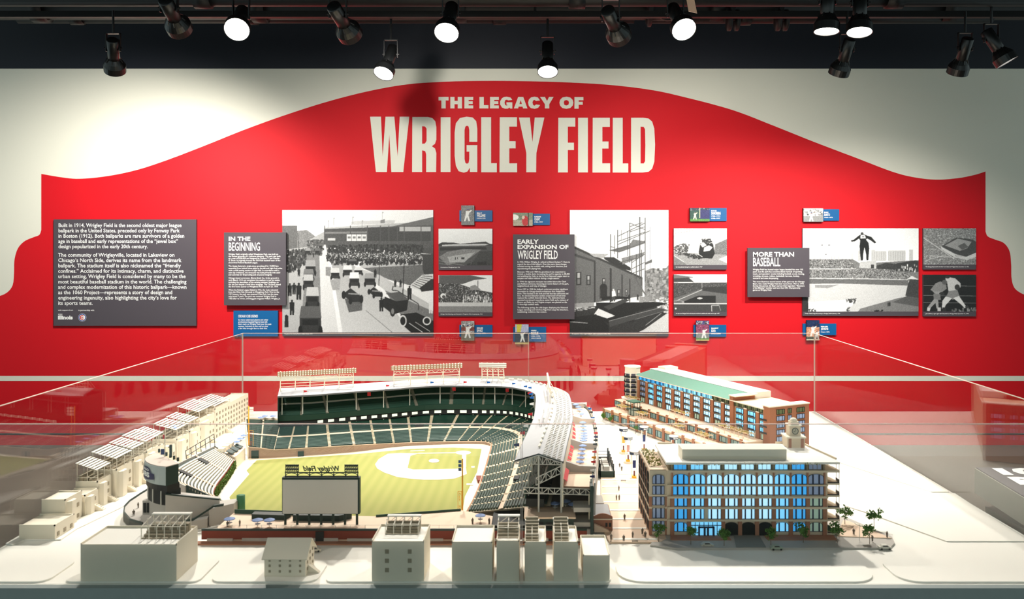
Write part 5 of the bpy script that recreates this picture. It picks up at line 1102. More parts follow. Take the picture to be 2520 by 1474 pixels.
# ================================================================ terraced houses along the left edge
HX0 = -1.402
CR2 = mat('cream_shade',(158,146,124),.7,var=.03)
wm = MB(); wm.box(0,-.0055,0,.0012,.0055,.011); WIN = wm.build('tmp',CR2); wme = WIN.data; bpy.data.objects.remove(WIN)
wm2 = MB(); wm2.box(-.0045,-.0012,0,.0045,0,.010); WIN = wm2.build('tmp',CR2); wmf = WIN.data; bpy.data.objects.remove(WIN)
sl = MB(); sl.box(0,0,0,1,1,1); SLT = sl.build('tmp',WHITE); slm = SLT.data; bpy.data.objects.remove(SLT)
PALE = mat('pale_frame',(222,214,198),.6)
def house(label, y0, y1, h, xf=-1.315, roof='flat', bay=True, stoop=True, fl=3, rise=.036, umb=False):
    t = thing('terraced_house',label,'house',(HX0,y0,TZ),'cream terraced houses'); y0 += .0012; y1 -= .0012
    M_().box(HX0,y0,.0036,xf,y1,h).build('body',CREAM,t)
    for a in ((HX0,y0,xf,y0+.003),(HX0,y1-.003,xf,y1),(xf-.003,y0,xf,y1)): M_().box(a[0],a[1],h,a[2],a[3],h+.004).build('parapet',CREAM,t)
    n = max(2,int((y1-y0)/.03))
    for f in range(fl):
        for i in range(n):
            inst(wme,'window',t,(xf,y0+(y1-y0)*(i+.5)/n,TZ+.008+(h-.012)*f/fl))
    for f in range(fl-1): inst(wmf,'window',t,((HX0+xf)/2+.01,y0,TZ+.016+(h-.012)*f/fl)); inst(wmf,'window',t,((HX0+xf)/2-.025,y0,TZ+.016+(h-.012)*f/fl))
    if bay:
        b = y0+(y1-y0)*.3; w = (y1-y0)*.22; M_().prism([(xf,b-w),(xf+.012,b-w*.6),(xf+.012,b+w*.6),(xf,b+w)],.0036,h*.93).build('bay_window',CREAM,t)
    if stoop:
        b = y0+(y1-y0)*.75; mb = M_()
        for s in range(5): mb.box(xf,b-.008,.0036,xf+.030-.006*s,b+.008,.0066+.0035*s)
        mb.build('stoop',CREAM,t)
        M_().hexa([(xf,b-.0105,.0036),(xf+.03,b-.0105,.0036),(xf+.03,b-.008,.0036),(xf,b-.008,.0036)],[(xf,b-.0105,.024),(xf+.03,b-.0105,.008),(xf+.03,b-.008,.008),(xf,b-.008,.024)]).build('stair_wall',CREAM,t)
    if roof == 'canopy':
        za,zb = h+rise+.022,h+rise; xe = xf+.002
        mb = M_()
        for yy in (y0+.003,(y0+y1)/2,y1-.003):
            for xx,zz in ((HX0+.003,za),((HX0+xe)/2,(za+zb)/2),(xe-.003,zb)): mb.tube((xx,yy,h),(xx,yy,zz),.0011,n=4)
        for yy in (y0+.003,y1-.003):
            mb.tube((HX0+.003,yy,za),(xe-.003,yy,zb),.0011,n=4).tube((HX0+.003,yy,h+.014),(xe-.003,yy,h+.014),.0009,n=4)
        mb.tube((HX0+.003,y0+.003,h+.018),(HX0+.003,y1-.003,h+.018),.0009,n=4); mb.build('canopy_posts',PALE,t)
        ns = 7; w = (xe-HX0)/ns; ang = math.atan2(zb-za,xe-HX0)
        for i in range(ns):
            o = bpy.data.objects.new('canopy_slat',slm); COL.objects.link(o); o.parent = t
            xx = HX0+w*i; zz = za+(zb-za)*i/ns; o.location = Vector((xx,y0-.002,TZ+zz))-ORG[t.name]; o.scale = (w*.64,y1-y0+.004,.0016); o.rotation_euler = (0,-ang*.55,0)
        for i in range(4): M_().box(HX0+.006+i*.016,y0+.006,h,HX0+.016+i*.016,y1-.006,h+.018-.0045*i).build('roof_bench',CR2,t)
    if umb:
        for i in range(3): umbrella(xf-.02-.012*(i%2),y0+.02+.03*i,h+.03,('nearest','middle','farthest')[i]+' blue umbrella on a house roof behind the scoreboard flag',.8)
house('small single-storey cream corner shop at the near end of the left row',2.262,2.36,.038,xf=-1.305,bay=False,stoop=False,fl=1)
house('plain two-storey cream house second from the near end',2.365,2.455,.076,xf=-1.335,fl=2,stoop=False)
house('low cream house with a front porch third from the near end',2.46,2.535,.060,xf=-1.33,fl=2)
house('cream house with the nearest slatted roof canopy',2.54,2.625,.078,xf=-1.335,roof='canopy')
house('cream house with the second slatted roof canopy from the front',2.63,2.735,.090,xf=-1.322,roof='canopy')
house('cream house with the third slatted roof canopy from the front',2.74,2.82,.094,xf=-1.322,roof='canopy')
house('cream house with the fourth slatted roof canopy from the front',2.825,2.92,.098,xf=-1.318,roof='canopy')
house('cream house with the small fifth canopy behind the scoreboard',2.925,2.985,.088,xf=-1.33,roof='canopy',rise=.042)
house('plain cream house half hidden by the scoreboard flag',2.99,3.045,.075,xf=-1.315,bay=False,fl=2)
house('cream house with a slatted canopy and blue umbrellas on its roof',3.05,3.16,.088,xf=-1.312,roof='canopy',umb=True)
house('cream house with a slatted canopy sixth along the row',3.165,3.255,.092,xf=-1.312,roof='canopy')
house('tall cream house with a wide double canopy',3.26,3.42,.112,xf=-1.315,roof='canopy')
house('tall cream apartment block with a sunken roof canopy',3.43,3.60,.125,xf=-1.318,roof='canopy',rise=.012,bay=False,fl=5)
house('tall cream block at the far end of the left row',3.605,3.84,.118,xf=-1.322,bay=False,fl=5,stoop=False)
# ================================================================ front row along the near edge
def roof_frame(t, x0,y0,x1,y1,z, h, n, rowsn=5, bench=True):
    mb = M_()
    for i in range(n+1):
        x = x0+(x1-x0)*i/n
        for y in (y0,(y0+y1)/2,y1): mb.tube((x,y,z),(x,y,z+h*(1 if y > y0 else .75)),.0012,n=4)
        mb.tube((x,y0,z+h*.75),(x,y1,z+h),.0012,n=4)
        if i < n: mb.tube((x,y1,z+h*.45),(x+(x1-x0)/n,y1,z+h),.0008,n=4)
    for y,zz in ((y0,.75),((y0+y1)/2,.6),(y1,.5)): mb.tube((x0,y,z+h*zz),(x1,y,z+h*zz),.0009,n=4)
    mb.build('bleacher_frame',PALE,t)
    M_().box(x0-.002,y1-.006,z+h,x1+.002,y1+.006,z+h+.003).build('top_beam',WHITE,t)
    if bench:
        for r in range(rowsn):
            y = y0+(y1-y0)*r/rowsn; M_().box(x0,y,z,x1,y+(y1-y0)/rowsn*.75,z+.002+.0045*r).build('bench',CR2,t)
def front(label, x0,x1,y0,y1,h, frame=None, wins=False, par=True):
    t = thing('flat_roofed_block',label,'building',(x0,y0,TZ),'plain cream blocks along the near edge')
    M_().box(x0,y0,.0042,x1,y1,h).build('body',CREAM,t)
    if par:
        for a in ((x0,y0,x1,y0+.002),(x0,y1-.002,x1,y1),(x0,y0,x0+.002,y1),(x1-.002,y0,x1,y1)): M_().box(a[0],a[1],h,a[2],a[3],h+(.003 if a[1] == y0 and a[3] < y0+.01 else .006)).build('parapet',CREAM,t)
    M_().box(x0+.002,y0+.002,h,x1-.002,y1-.002,h+.001).build('roof',WHITE,t)
    if frame: roof_frame(t,*frame)
    if wins:
        for cx in wins:
            for zz in (.025,.047,.069): inst(wmf,'window',t,(cx,y0,TZ+zz))
    return t
FY0 = 1.979
front('large plain cream block with wide roof bleachers at near left',-1.08,-.852,FY0,2.103,.088,frame=(-.955,2.02,-.862,2.085,.089,.040,5))
front('cream block with two columns of windows and a roof frame',-.388,-.264,FY0,2.094,.0955,frame=(-.365,2.03,-.285,2.075,.097,.030,4),wins=(-.352,-.298))
front('plain wide cream block with an empty white roof',-.198,-.102,FY0,2.09,.094)
front('narrow cream block with the tallest roof screen, at the glass joint',-.092,-.038,FY0,2.085,.097,frame=(-.090,2.0,-.040,2.06,.098,.034,2))
front('narrow cream block with benches on its roof, left of the last pair',-.025,.026,FY0,2.085,.094,frame=(-.023,1.99,.008,2.07,.095,.022,2,8))
front('narrow cream block with benches and a stair head on its roof',.044,.102,FY0,2.085,.094,frame=(.046,1.99,.080,2.07,.095,.026,2,8))
front('low cream block at the right end of the near row',.114,.177,FY0,2.11,.062)
gh = thing('gabled_house','cream gabled house standing alone near the front','house',(-.6535,2.0,TZ))
hx0,hx1,hy0,hy1 = -.652,-.553,2.005,2.085
M_().box(hx0,hy0,.0042,hx1,hy1,.05).build('walls',CREAM,gh)
M_().add([(hx0,hy0,.05),(hx0,hy1,.05),(hx0,(hy0+hy1)/2,.082),(hx1,hy0,.05),(hx1,hy1,.05),(hx1,(hy0+hy1)/2,.082)],[(0,2,1),(3,4,5),(0,1,4,3)]).build('gable',CREAM,gh)
for s in (0,1):
    ya = hy0-.005 if s == 0 else hy1+.005; ym = (hy0+hy1)/2; v = [(hx0-.005,ya,.0475),(hx1+.005,ya,.0475),(hx1+.005,ym,.084),(hx0-.005,ym,.084)]
    if s: v = v[::-1]
    M_().hexa([(a,b,c-.002) for a,b,c in v],v).build('roof_slope',CREAM,gh)
for i in range(4):
    for zz in (.014,.0275,.0405): inst(wmf,'window',gh,(hx0+.013+i*.0245,hy0,TZ+zz)).scale = (.55,1,.55)
for i in range(3):
    for zz in (.014,.03,.046): inst(wme,'window',gh,(hx1,hy0+.016+i*.024,TZ+zz)).scale = (1,.6,.6)
M_().hexa([(hx1,hy0+.02,.0042),(hx1+.028,hy0+.02,.0042),(hx1+.028,hy0+.032,.0042),(hx1,hy0+.032,.0042)],[(hx1,hy0+.02,.026),(hx1+.024,hy0+.02,.008),(hx1+.024,hy0+.032,.008),(hx1,hy0+.032,.026)]).build('side_stair',CREAM,gh)
# ================================================================ office block with blue windows
NAVYF = mat('window_navy',(16,34,66),.4); FRM = mat('window_black',(26,30,32),.4)
GLOW = [mat('glass_lit_white',(178,228,255),.2,var=.05,emit=.95),mat('glass_lit_sky',(124,206,252),.2,var=.05,emit=.9),mat('glass_lit_blue',(66,168,238),.2,var=.05,emit=.75),
       mat('glass_grey_glow',(150,166,196),.15,var=.05,emit=.18),mat('glass_green_glow',(172,200,182),.15,var=.1,emit=.25)]  # grey and green panes stand for unlit glass, with a faint glow added
DKG = mat('glass_dark',(26,34,36),.15,var=.05)
def arch_poly(w,h,rise,n=8):
    p = [(-w/2,0),(w/2,0),(w/2,h-rise)]
    p += [(w/2*math.cos(math.pi*i/n),h-rise+rise*math.sin(math.pi*i/n)) for i in range(1,n)]
    return p+[(-w/2,h-rise)]
def win_mesh(w,h,rise,bars,kind):
    """facade-plane window facing -Y: returns pane mesh and frame mesh, origin at the bottom centre"""
    P = arch_poly(w,h,rise) if rise else [(-w/2,0),(w/2,0),(w/2,h),(-w/2,h)]
    m = MB(); n = len(P); m.add([(x,0,z) for x,z in P],[tuple(range(n))]); pane = m.build('tmp',GLOW[0]); pm = pane.data; bpy.data.objects.remove(pane)
    f = MB(); t = .0011
    f.box(-w/2,-.0016,0,-w/2+t,.0,h-rise).box(w/2-t,-.0016,0,w/2,.0,h-rise).box(-w/2,-.0016,0,w/2,.0,t)
    if rise:
        for i in range(8):
            a,b = math.pi*i/8,math.pi*(i+1)/8
            q = [(w/2*math.cos(c)*s,h-rise+rise*math.sin(c)*s) for c,s in ((a,1),(b,1),(b,.93),(a,.93))]; f.add([(x,-.0016,z) for x,z in q]+[(x,0,z) for x,z in q],[(0,1,2,3),(7,6,5,4),(0,4,5,1),(1,5,6,2),(2,6,7,3),(3,7,4,0)])
    else: f.box(-w/2,-.0016,h-t,w/2,0,h)
    for bx,bw in bars: f.box(bx-bw/2,-.0018,0,bx+bw/2,-.0002,h*.985 if not rise else h-rise*.25)
    fr_ = f.build('tmp',NAVYF); fm = fr_.data; bpy.data.objects.remove(fr_); return pm,fm
PM = {}
def window(parent, meshes, pos, rz, m, frame_m=None):
    pm,fm = meshes; key = (fm.name,(frame_m or NAVYF).name); 
    if key not in PM: c = fm.copy(); c.materials.clear(); c.materials.append(frame_m or NAVYF); PM[key] = c
    w = inst(PM[key],'window',parent,pos,rz); k2 = (pm.name,m.name)
    if k2 not in PM: c = pm.copy(); c.materials.clear(); c.materials.append(m); PM[k2] = c
    g = bpy.data.objects.new('pane',PM[k2]); COL.objects.link(g); g.parent = w; g.location = (0,0,0); return w
of = thing('office_block','six-storey beige office block with glowing blue windows','office building',(.57,2.39,TZ))
ox0,ox1,oy0,oy1 = .361,.803,2.284,2.50; oz = .2065
M_().box(ox0,oy0+.004,.006,ox1,oy1,.183).build('body',STONE,of)
M_().box(ox0+.006,oy0+.012,.183,ox1-.004,oy1,oz-.006).build('top_storey',mat('stone_dark',(150,134,110),.7),of)
M_().box(.3145,oy0+.006,.006,ox0,2.52,.183).build('corner_wing',STONE,of)
M_().prism([(ox0-.002,oy0-.002),(.8367,oy0+.002),(.8367,oy0+.03),(.80,2.50),(ox0-.002,2.50)],oz-.006,oz).build('roof_slab',WHITE,of)
for p in ([(ox0+.006,2.495),(.41,2.495)],[(.722,2.50),(.80,2.50)],[(.798,2.50),(.8345,oy0+.03)]): thickwall(p,oz,oz+.005,.004,'roof_parapet',STONE,of)
M_().box(.4095,2.319,oz,.700,2.385,.2335).build('penthouse',CREAM,of)
M_().box(.3155,oy0+.008,.183,.36,2.518,.185).build('roof_garden_bed',PATIO,of)
gp = leafmesh(lambda r: (r.uniform(.318,.357),r.uniform(2.32,2.51),.185+r.uniform(.0,.004)),260,.004,5).build('roof_garden',MOSS,of)
thickwall([(.3155,2.52),(.3155,oy0+.008)],.1908,.192,.0008,'terrace_rail',FRM,of); thickwall([(.3155,oy0+.008),(.36,oy0+.008)],.1908,.192,.0008,'terrace_rail',FRM,of)
pit = (ox1-.012-ox0-.012)/9; zs = {'a':.146,'b':.1205,'c':.0895,'d':.0545,'g':.018}
w_pent = win_mesh(.036,.0195,0,[(-.006,.0008),(.006,.0008)],0); w_arch = win_mesh(.0425,.028,.009,[(-.0085,.0042),(.0085,.0042)],0)
w_b = win_mesh(.0425,.0245,0,[(-.0085,.0042),(.0085,.0042)],0); w_c = win_mesh(.036,.024,0,[(-.0085,.0036),(.0085,.0036)],0); w_d = win_mesh(.036,.029,0,[(-.0085,.0036),(.0085,.0036)],0)
w_g = win_mesh(.036,.026,.008,[(-.0085,.0036),(.0085,.0036)],0); w_door = win_mesh(.036,.036,.010,[],0)
LT = [2,1,0,0,0,0,1,2,3]
cx = lambda i: ox0+.017+pit*(i+.5)-.002
for i in range(9):
    L = GLOW[LT[i]]; x = cx(i)
    window(of,w_pent,(x,oy0+.0105,TZ+.1835),0,L,MATS['stone_dark'])
    window(of,w_arch,(x,oy0+.0025,TZ+zs['a']),0,L); window(of,w_b,(x,oy0+.0025,TZ+zs['b']-.004),0,L)
    window(of,w_c,(x,oy0+.0025,TZ+zs['c']-.004),0,L if i < 8 else GLOW[4]); window(of,w_d,(x,oy0+.0025,TZ+zs['d']-.004),0,L if i < 8 else GLOW[4])
    if i in (3,4,5): window(of,w_door,(x,oy0+.0025,TZ+.006),0,DKG,FRM).name = 'garage_arch'
    elif i not in (1,2): window(of,w_g,(x,oy0+.0025,TZ+zs['g']-.002),0,L if i < 8 else GLOW[4])
ent = M_(); ent.box(cx(1)-.019,oy0+.001,.006,cx(2)+.019,oy0+.003,.042); ent = ent.build('entrance_glazing',GLOW[1],of)
mb = M_()
for i in range(8): x = cx(1)-.019+(cx(2)-cx(1)+.038)*i/7; mb.box(x-.0008,oy0-.001,.006,x+.0008,oy0+.001,.042)
mb.box(cx(1)-.019,oy0-.001,.033,cx(2)+.019,oy0+.001,.0345); mb.build('glazing_bars',NAVYF,ent)
xm = (cx(1)+cx(2))/2; M_().box(xm-.022,oy0-.006,.006,xm-.018,oy0+.001,.031).box(xm+.018,oy0-.006,.006,xm+.022,oy0+.001,.031).box(xm-.022,oy0-.006,.028,xm+.022,oy0+.001,.031).box(xm-.007,oy0-.004,.006,xm-.002,oy0+.001,.028).box(xm+.002,oy0-.004,.006,xm+.007,oy0+.001,.028).build('door_portal',NAVYF,of)
# brick piers, string courses, arches
for i in range(10):
    x = ox0+.017+pit*i-.002
    M_().box(x-.0020,oy0-.001,.112,x+.0020,oy0+.004,.1795).build('upper_pier',BRICK,of)
    M_().box(x-.0052,oy0-.002,.006,x+.0052,oy0+.004,.079).build('brick_pier',BRICK,of) if i not in (2,) else None
    M_().box(x-.0052,oy0-.002,.083,x+.0052,oy0+.004,.109).build('brick_pier',BRICK,of)
    M_().box(x-.0022,oy0+.004,.183,x+.0022,oy0+.012,.2035).build('roof_post',MATS['stone_dark'],of)
for z,h in ((.045,.005),(.079,.0055),(.108,.006),(.1415,.004),(.179,.005)): M_().box(ox0+.002,oy0-.0025,z,ox1,oy0+.004,z+h).build('string_course',STONE,of)
gv = leafmesh(lambda r: (r.uniform(ox0+.01,ox1-.01),r.uniform(oy0,oy0+.012),r.uniform(.199,.2045)),500,.0028,9).build('eaves_greenery',MOSS,of)
# corner wing front and left side
for z,h,rs in ((.146,.026,.008),(.117,.024,0),(.0875,.024,0),(.052,.029,0),(.016,.029,0)):
    window(of,win_mesh(.033,h,rs,[(-.007,.0036),(.007,.0036)],0),(.3385,oy0+.0045,TZ+z),0,GLOW[3])
for z in (.045,.0785,.112): M_().box(.3125,oy0+.0035,z,ox0,oy0+.006,z+.005).build('string_course',STONE,of); M_().box(.3125,oy0+.004,z,.3145,2.52,z+.005).build('string_course',STONE,of)
for z0,z1 in ((.006,.045),(.05,.0785),(.0835,.112)):
    for xa,xb in ((.3125,.3205),(.357,.3615)): M_().box(xa,oy0+.0035,z0,xb,oy0+.0062,z1).build('brick_pier',BRICK,of)
w_s = win_mesh(.030,.026,0,[(-.005,.0015),(.005,.0015)],0); w_sa = win_mesh(.030,.027,.008,[(-.005,.0015),(.005,.0015)],0)
for i in range(5):
    y = oy0+.03+.0455*i
    for z,wm_ in ((.148,w_sa),(.118,w_s),(.0875,w_s),(.0545,w_s),(.016,w_s)): window(of,wm_,(.3137,y,TZ+z),-math.pi/2,DKG,FRM)
    M_().box(.3125,y+.0205,.006,.3145,y+.0245,.18).build('side_pier',BRICK,of)
# balconies at the right end
for z in (.008,.046,.079,.112,.1455,.179):
    M_().prism([(ox1,oy0+.004),(.8367,oy0+.004),(.8367,oy0+.03),(ox1,oy0+.16)],z-.002,z+.004).build('balcony_slab',STONE,of)
    if z < .17: M_().box(.8345,oy0+.004,z+.004,.836,oy0+.03,z+.012).box(ox1,oy0+.004,z+.003,.836,oy0+.0055,z+.006).build('balcony_rail',FRM,of)
for x,y in ((.8355,oy0+.006),(.8355,oy0+.028)): M_().tube((x,y,.006),(x,y,oz-.004),.0009,n=5).build('balcony_post',STEEL,of)
M_().hexa([(ox1,oy0+.02,.006),(.83,oy0+.02,.006),(.83,oy0+.03,.006),(ox1,oy0+.03,.006)],[(ox1,oy0+.02,.035),(.83,oy0+.02,.010),(.83,oy0+.03,.010),(ox1,oy0+.03,.035)]).build('fire_stair',DGREEN,of)
# clock tower on the roof
ct = thing('clock_tower','beige clock tower with a domed top on the office roof','clock tower',(.767,2.47,TZ+oz),)
cx_,cy_ = .767,2.474
M_().box(cx_-.026,cy_-.026,oz,cx_+.026,cy_+.026,oz+.028).build('base',STONE,ct); M_().box(cx_-.029,cy_-.029,oz+.028,cx_+.029,cy_+.029,oz+.032).build('cornice',CREAM,ct)
M_().box(cx_-.0165,cy_-.0165,oz+.032,cx_+.0165,cy_+.0165,oz+.062).build('shaft',STONE,ct); M_().box(cx_-.019,cy_-.019,oz+.062,cx_+.019,cy_+.019,oz+.0645).build('cornice',CREAM,ct)
M_().box(cx_-.012,cy_-.012,oz+.0645,cx_+.012,cy_+.012,oz+.074).build('lantern',CREAM,ct); M_().lathe((cx_,cy_,oz+.074),(0,0,1),[(0,.0115),(.004,.0105),(.008,.007),(.0095,.002)],12).build('dome',CREAM,ct,True)
M_().lathe((cx_,cy_-.0165,oz+.047),(0,-1,0),[(0,.0095),(.001,.0095)],20).build('clock_face',mat('clock_dial',(176,170,150),.6),ct)
M_().lathe((cx_,cy_-.0172,oz+.047),(0,-1,0),[(0,.0098),(.0008,.0098),(.0008,.0082),(0,.0082)],20,cap=False).build('clock_rim',FRM,ct)
M_().box(cx_-.0005,cy_-.0182,oz+.047,cx_+.0005,cy_-.0176,oz+.053).box(cx_-.005,cy_-.0182,oz+.0455,cx_,cy_-.0176,oz+.0465).build('clock_hand',FRM,ct)
for dx in (-.022,.014): M_().box(cx_+dx,cy_-.0275,oz,cx_+dx+.008,cy_-.026,oz+.028).build('corner_pilaster',BRICK,ct)

# ================================================================ hotel along the far side of the plaza
ht = thing('hotel','long brick hotel with green roof, blue windows and stepped terraces','hotel',(.60,3.4,TZ))
HO = (.45,3.885,0); HU = (.4226,-.9063,0); HN = (-.9063,-.4226,0); UP_ = (0,0,1); HL = .955; RZ = math.atan2(HU[1],HU[0])
def hb(s0,s1,n0,n1,z0,z1,name,m): return M_().frame(HO,HU,HN,UP_,s0,s1,n0,n1,z0,z1).build(name,m,ht)
def hp(s,n,z): return (HO[0]+HU[0]*s+HN[0]*n,HO[1]+HU[1]*s+HN[1]*n,z)
ORANGE = mat('hotel_brick',(160,104,74),.75,var=.08,scale=250); HROOF = mat('hotel_green_roof',(78,126,108),.5,var=.06); SAND = mat('sandstone',(216,184,150),.7,var=.04); BACKB = mat('hotel_back_brick',(150,92,66),.75,var=.1)
hb(.04,HL-.002,-.18,-.004,.003,.204,'slab_block',SAND)
hb(-.02,HL-.03,0,.138,.003,.049,'ground_storey',SAND); hb(-.02,HL-.04,0,.075,.049,.084,'second_storey',SAND)
hb(-.02,HL-.03,.072,.142,.049,.052,'lower_terrace',PATIO); hb(-.02,HL-.04,-.002,.079,.084,.087,'upper_terrace',PATIO)
hb(HL-.036,HL,-.182,.004,.003,.214,'end_block',ORANGE); hb(HL-.038,HL+.002,-.184,.006,.214,.218,'end_parapet',CREAM)
hb(.728,.748,-.10,.006,.085,.220,'projecting_pier',ORANGE); hb(.724,.762,-.105,.008,.220,.224,'pier_cap',CREAM)
# roof: green slope and white flat
mb = M_(); mb.hexa([hp(.045,.006,.202),hp(.728,.006,.202),hp(.728,-.09,.202),hp(.045,-.09,.202)],[hp(.045,.006,.206),hp(.728,.006,.206),hp(.728,-.082,.226),hp(.045,-.082,.226)]); mb.f = [f[::-1] for f in mb.f]
mb.build('green_roof_slope',HROOF,ht); hb(.03,.745,-.182,-.08,.202,.228,'flat_roof',WHITE); hb(.745,HL-.03,-.182,.003,.200,.2035,'lower_flat_roof',WHITE)
hb(.045,HL-.03,.002,.007,.202,.2055,'eaves_line',CREAM); hb(.04,.10,-.19,-.12,.228,.238,'roof_plant_wall',CREAM)
# corner tower
tc = hp(-.012,-.012,0); 
def octo(c,r,a=.39): return [(c[0]+r*math.cos(a+math.pi/4*i),c[1]+r*math.sin(a+math.pi/4*i)) for i in range(8)]
M_().prism(octo(tc,.037),.085,.234).build('corner_tower',CREAM,ht); M_().prism(octo(tc,.040),.234,.2385).build('tower_cap',WHITE,ht); M_().prism(octo(tc,.052),.003,.088).build('tower_base',CREAM,ht); M_().prism(octo(tc,.055),.088,.0915).build('tower_base_cap',WHITE,ht)
w_t = win_mesh(.019,.0165,0,[(0,.001)],0); GP = mat('glass_purple',(70,70,92),.15)
for f in range(5):
    z = .096+.0232*f
    for i in range(8):
        a = .39+math.pi/4*(i+.5); nx,ny = math.cos(a),math.sin(a)
        if ny > .5: continue
        r = .037*math.cos(math.pi/8)+.0004; window(ht,w_t,(tc[0]+nx*r,tc[1]+ny*r,TZ+z),math.atan2(ny,nx)+math.pi/2,GP,FRM)
        if f: M_().frame((tc[0]+nx*r,tc[1]+ny*r,0),(-ny,nx,0),(nx,ny,0),UP_,-.0125,.0125,0,.004,z-.002,z+.006).build('balcony',DARK,ht)
    M_().prism(octo(tc,.0385),z+.0175,z+.0195).build('tower_band',WHITE,ht)
# bays
WB = win_mesh(.044,.0195,0,[(-.010,.001),(.010,.001)],0); WS = win_mesh(.032,.0185,0,[(-.008,.0009),(.008,.0009)],0); WD = win_mesh(.032,.021,0,[(0,.001)],0); WG = win_mesh(.052,.026,0,[(-.013,.0012),(.013,.0012)],0); WG2 = win_mesh(.052,.022,0,[(-.013,.0012),(.013,.0012)],0)
bm_ = MB(); bm_.box(-.019,-.0045,0,.019,0,.0018); bm_.box(-.019,-.0045,.0018,.019,-.0040,.006); b_ = bm_.build('tmp',FRM); BALC = b_.data; bpy.data.objects.remove(b_)
SH = mat('shop_glass',(112,142,140),.12,var=.5,scale=120,emit=.25); GARD = mat('winter_garden_glass',(96,104,70),.3,var=.5,scale=200,emit=.2)
def hw(meshes,s,n,z,m,fm=FRM): return window(ht,meshes,(*hp(s,n,0)[:2],TZ+z),RZ,m,fm)
for k in range(13):
    s0 = .0635+.0685*k; sm = s0+.0343
    if k != 10: hb(s0-.0085,s0+.0085,-.004,.0035,.086,.184,'brick_pier',ORANGE); hb(s0-.0085,s0+.0085,-.004,.004,.184,.188,'pier_cap',CREAM)
    L = GLOW[(3,1,1,0,0,0,0,0,0,0,1,1,1)[k]]
    for z in (.113,.137,.161):
        hw(WB,sm,.0006,z,L); inst(BALC,'balcony',ht,(*hp(sm,.001,0)[:2],TZ+z),RZ)
    for j in (-1,1): hw(WS,sm+j*.0171,.0006,.1855,(GLOW[2] if k < 3 else GLOW[1]) if k < 8 else GARD)
    hw(WD,sm,.0006,.089,GLOW[0] if k%2 else GLOW[4])
    hw(WG2,sm,.0756,.058,SH); hb(s0-.008,s0+.006,.074,.079,.05,.092,'terrace_pier',ORANGE)
    hw(WG,sm,.1386,.012,SH); hb(s0-.008,s0+.006,.137,.143,.003,.056,'shop_pier',ORANGE)
hw(WG,.025,.1386,.012,SH); hw(WG,-.0,.0756,.056,SH); hb(-.022,-.012,.137,.143,.003,.056,'shop_pier',ORANGE)
# end face windows
EO = hp(HL+.0006,0,0); ERZ = math.atan2(-HN[1],-HN[0]); WE = win_mesh(.038,.018,0,[(-.008,.0009),(.008,.0009)],0); WE2 = win_mesh(.018,.018,0,[(0,.0009)],0)
for n_,wmm in ((-.045,WE),(-.088,WE2),(-.14,WE)):
    for i,z in enumerate((.062,.087,.112,.137,.162,.186)):
        p = hp(HL+.0008,n_,0); window(ht,wmm,(p[0],p[1],TZ+z),ERZ,GARD if i in (0,5) else GLOW[3],FRM)
# pavilion and pergolas with greenery
PGR = mat('pavilion_green',(64,104,84),.5)
hb(.165,.215,.085,.125,.051,.055,'pavilion_floor',PATIO)
mb = M_()
for s in (.168,.19,.212):
    for n in (.088,.122): mb.tube(hp(s,n,.055),hp(s,n,.115),.0013,n=5)
for z in (.08,.112):
    for n in (.088,.122): mb.tube(hp(.168,n,z),hp(.212,n,z),.0011,n=4)
    for s in (.168,.212): mb.tube(hp(s,.088,z),hp(s,.122,z),.0011,n=4)
mb.build('pavilion_frame',DGREEN,ht); hb(.162,.218,.082,.128,.114,.118,'pavilion_roof',PGR); hb(.17,.21,.09,.12,.056,.08,'pavilion_glazing',mat('pav_glass',(150,164,150),.2),ht) if False else hb(.17,.21,.09,.12,.056,.08,'pavilion_glazing',mat('pav_glass',(150,164,150),.2))
VINE = mat('vine_yellow',(182,164,84),.8,var=.35,scale=200)
def pergola(s0,s1,n0,n1,z,h,seed):
    mb = M_()
    for s in np.linspace(s0,s1,4):
        for n in (n0,n1): mb.tube(hp(s,n,z),hp(s,n,z+h),.001,n=4)
        mb.tube(hp(s,n0-.003,z+h),hp(s,n1+.003,z+h),.001,n=4)
    for n in (n0,n1): mb.tube(hp(s0-.004,n,z+h),hp(s1+.004,n,z+h),.001,n=4)
    mb.build('pergola',PATIO,ht)
    leafmesh(lambda r: (lambda s,n: hp(s,n,z+h+r.uniform(-.004,.004)))(r.uniform(s0,s1),r.uniform(n0,n1)),120,.0034,seed).build('pergola_vines',VINE,ht)
pergola(.06,.13,.085,.12,.052,.026,1); pergola(.23,.29,.09,.125,.052,.026,2); pergola(.40,.50,.03,.06,.087,.026,3); pergola(.50,.56,.09,.125,.052,.026,4); pergola(.70,.80,.025,.06,.087,.024,5); pergola(.81,.89,.02,.05,.087,.022,6); pergola(.66,.73,.09,.125,.052,.024,7); pergola(.02,.10,.02,.05,.087,.02,8)
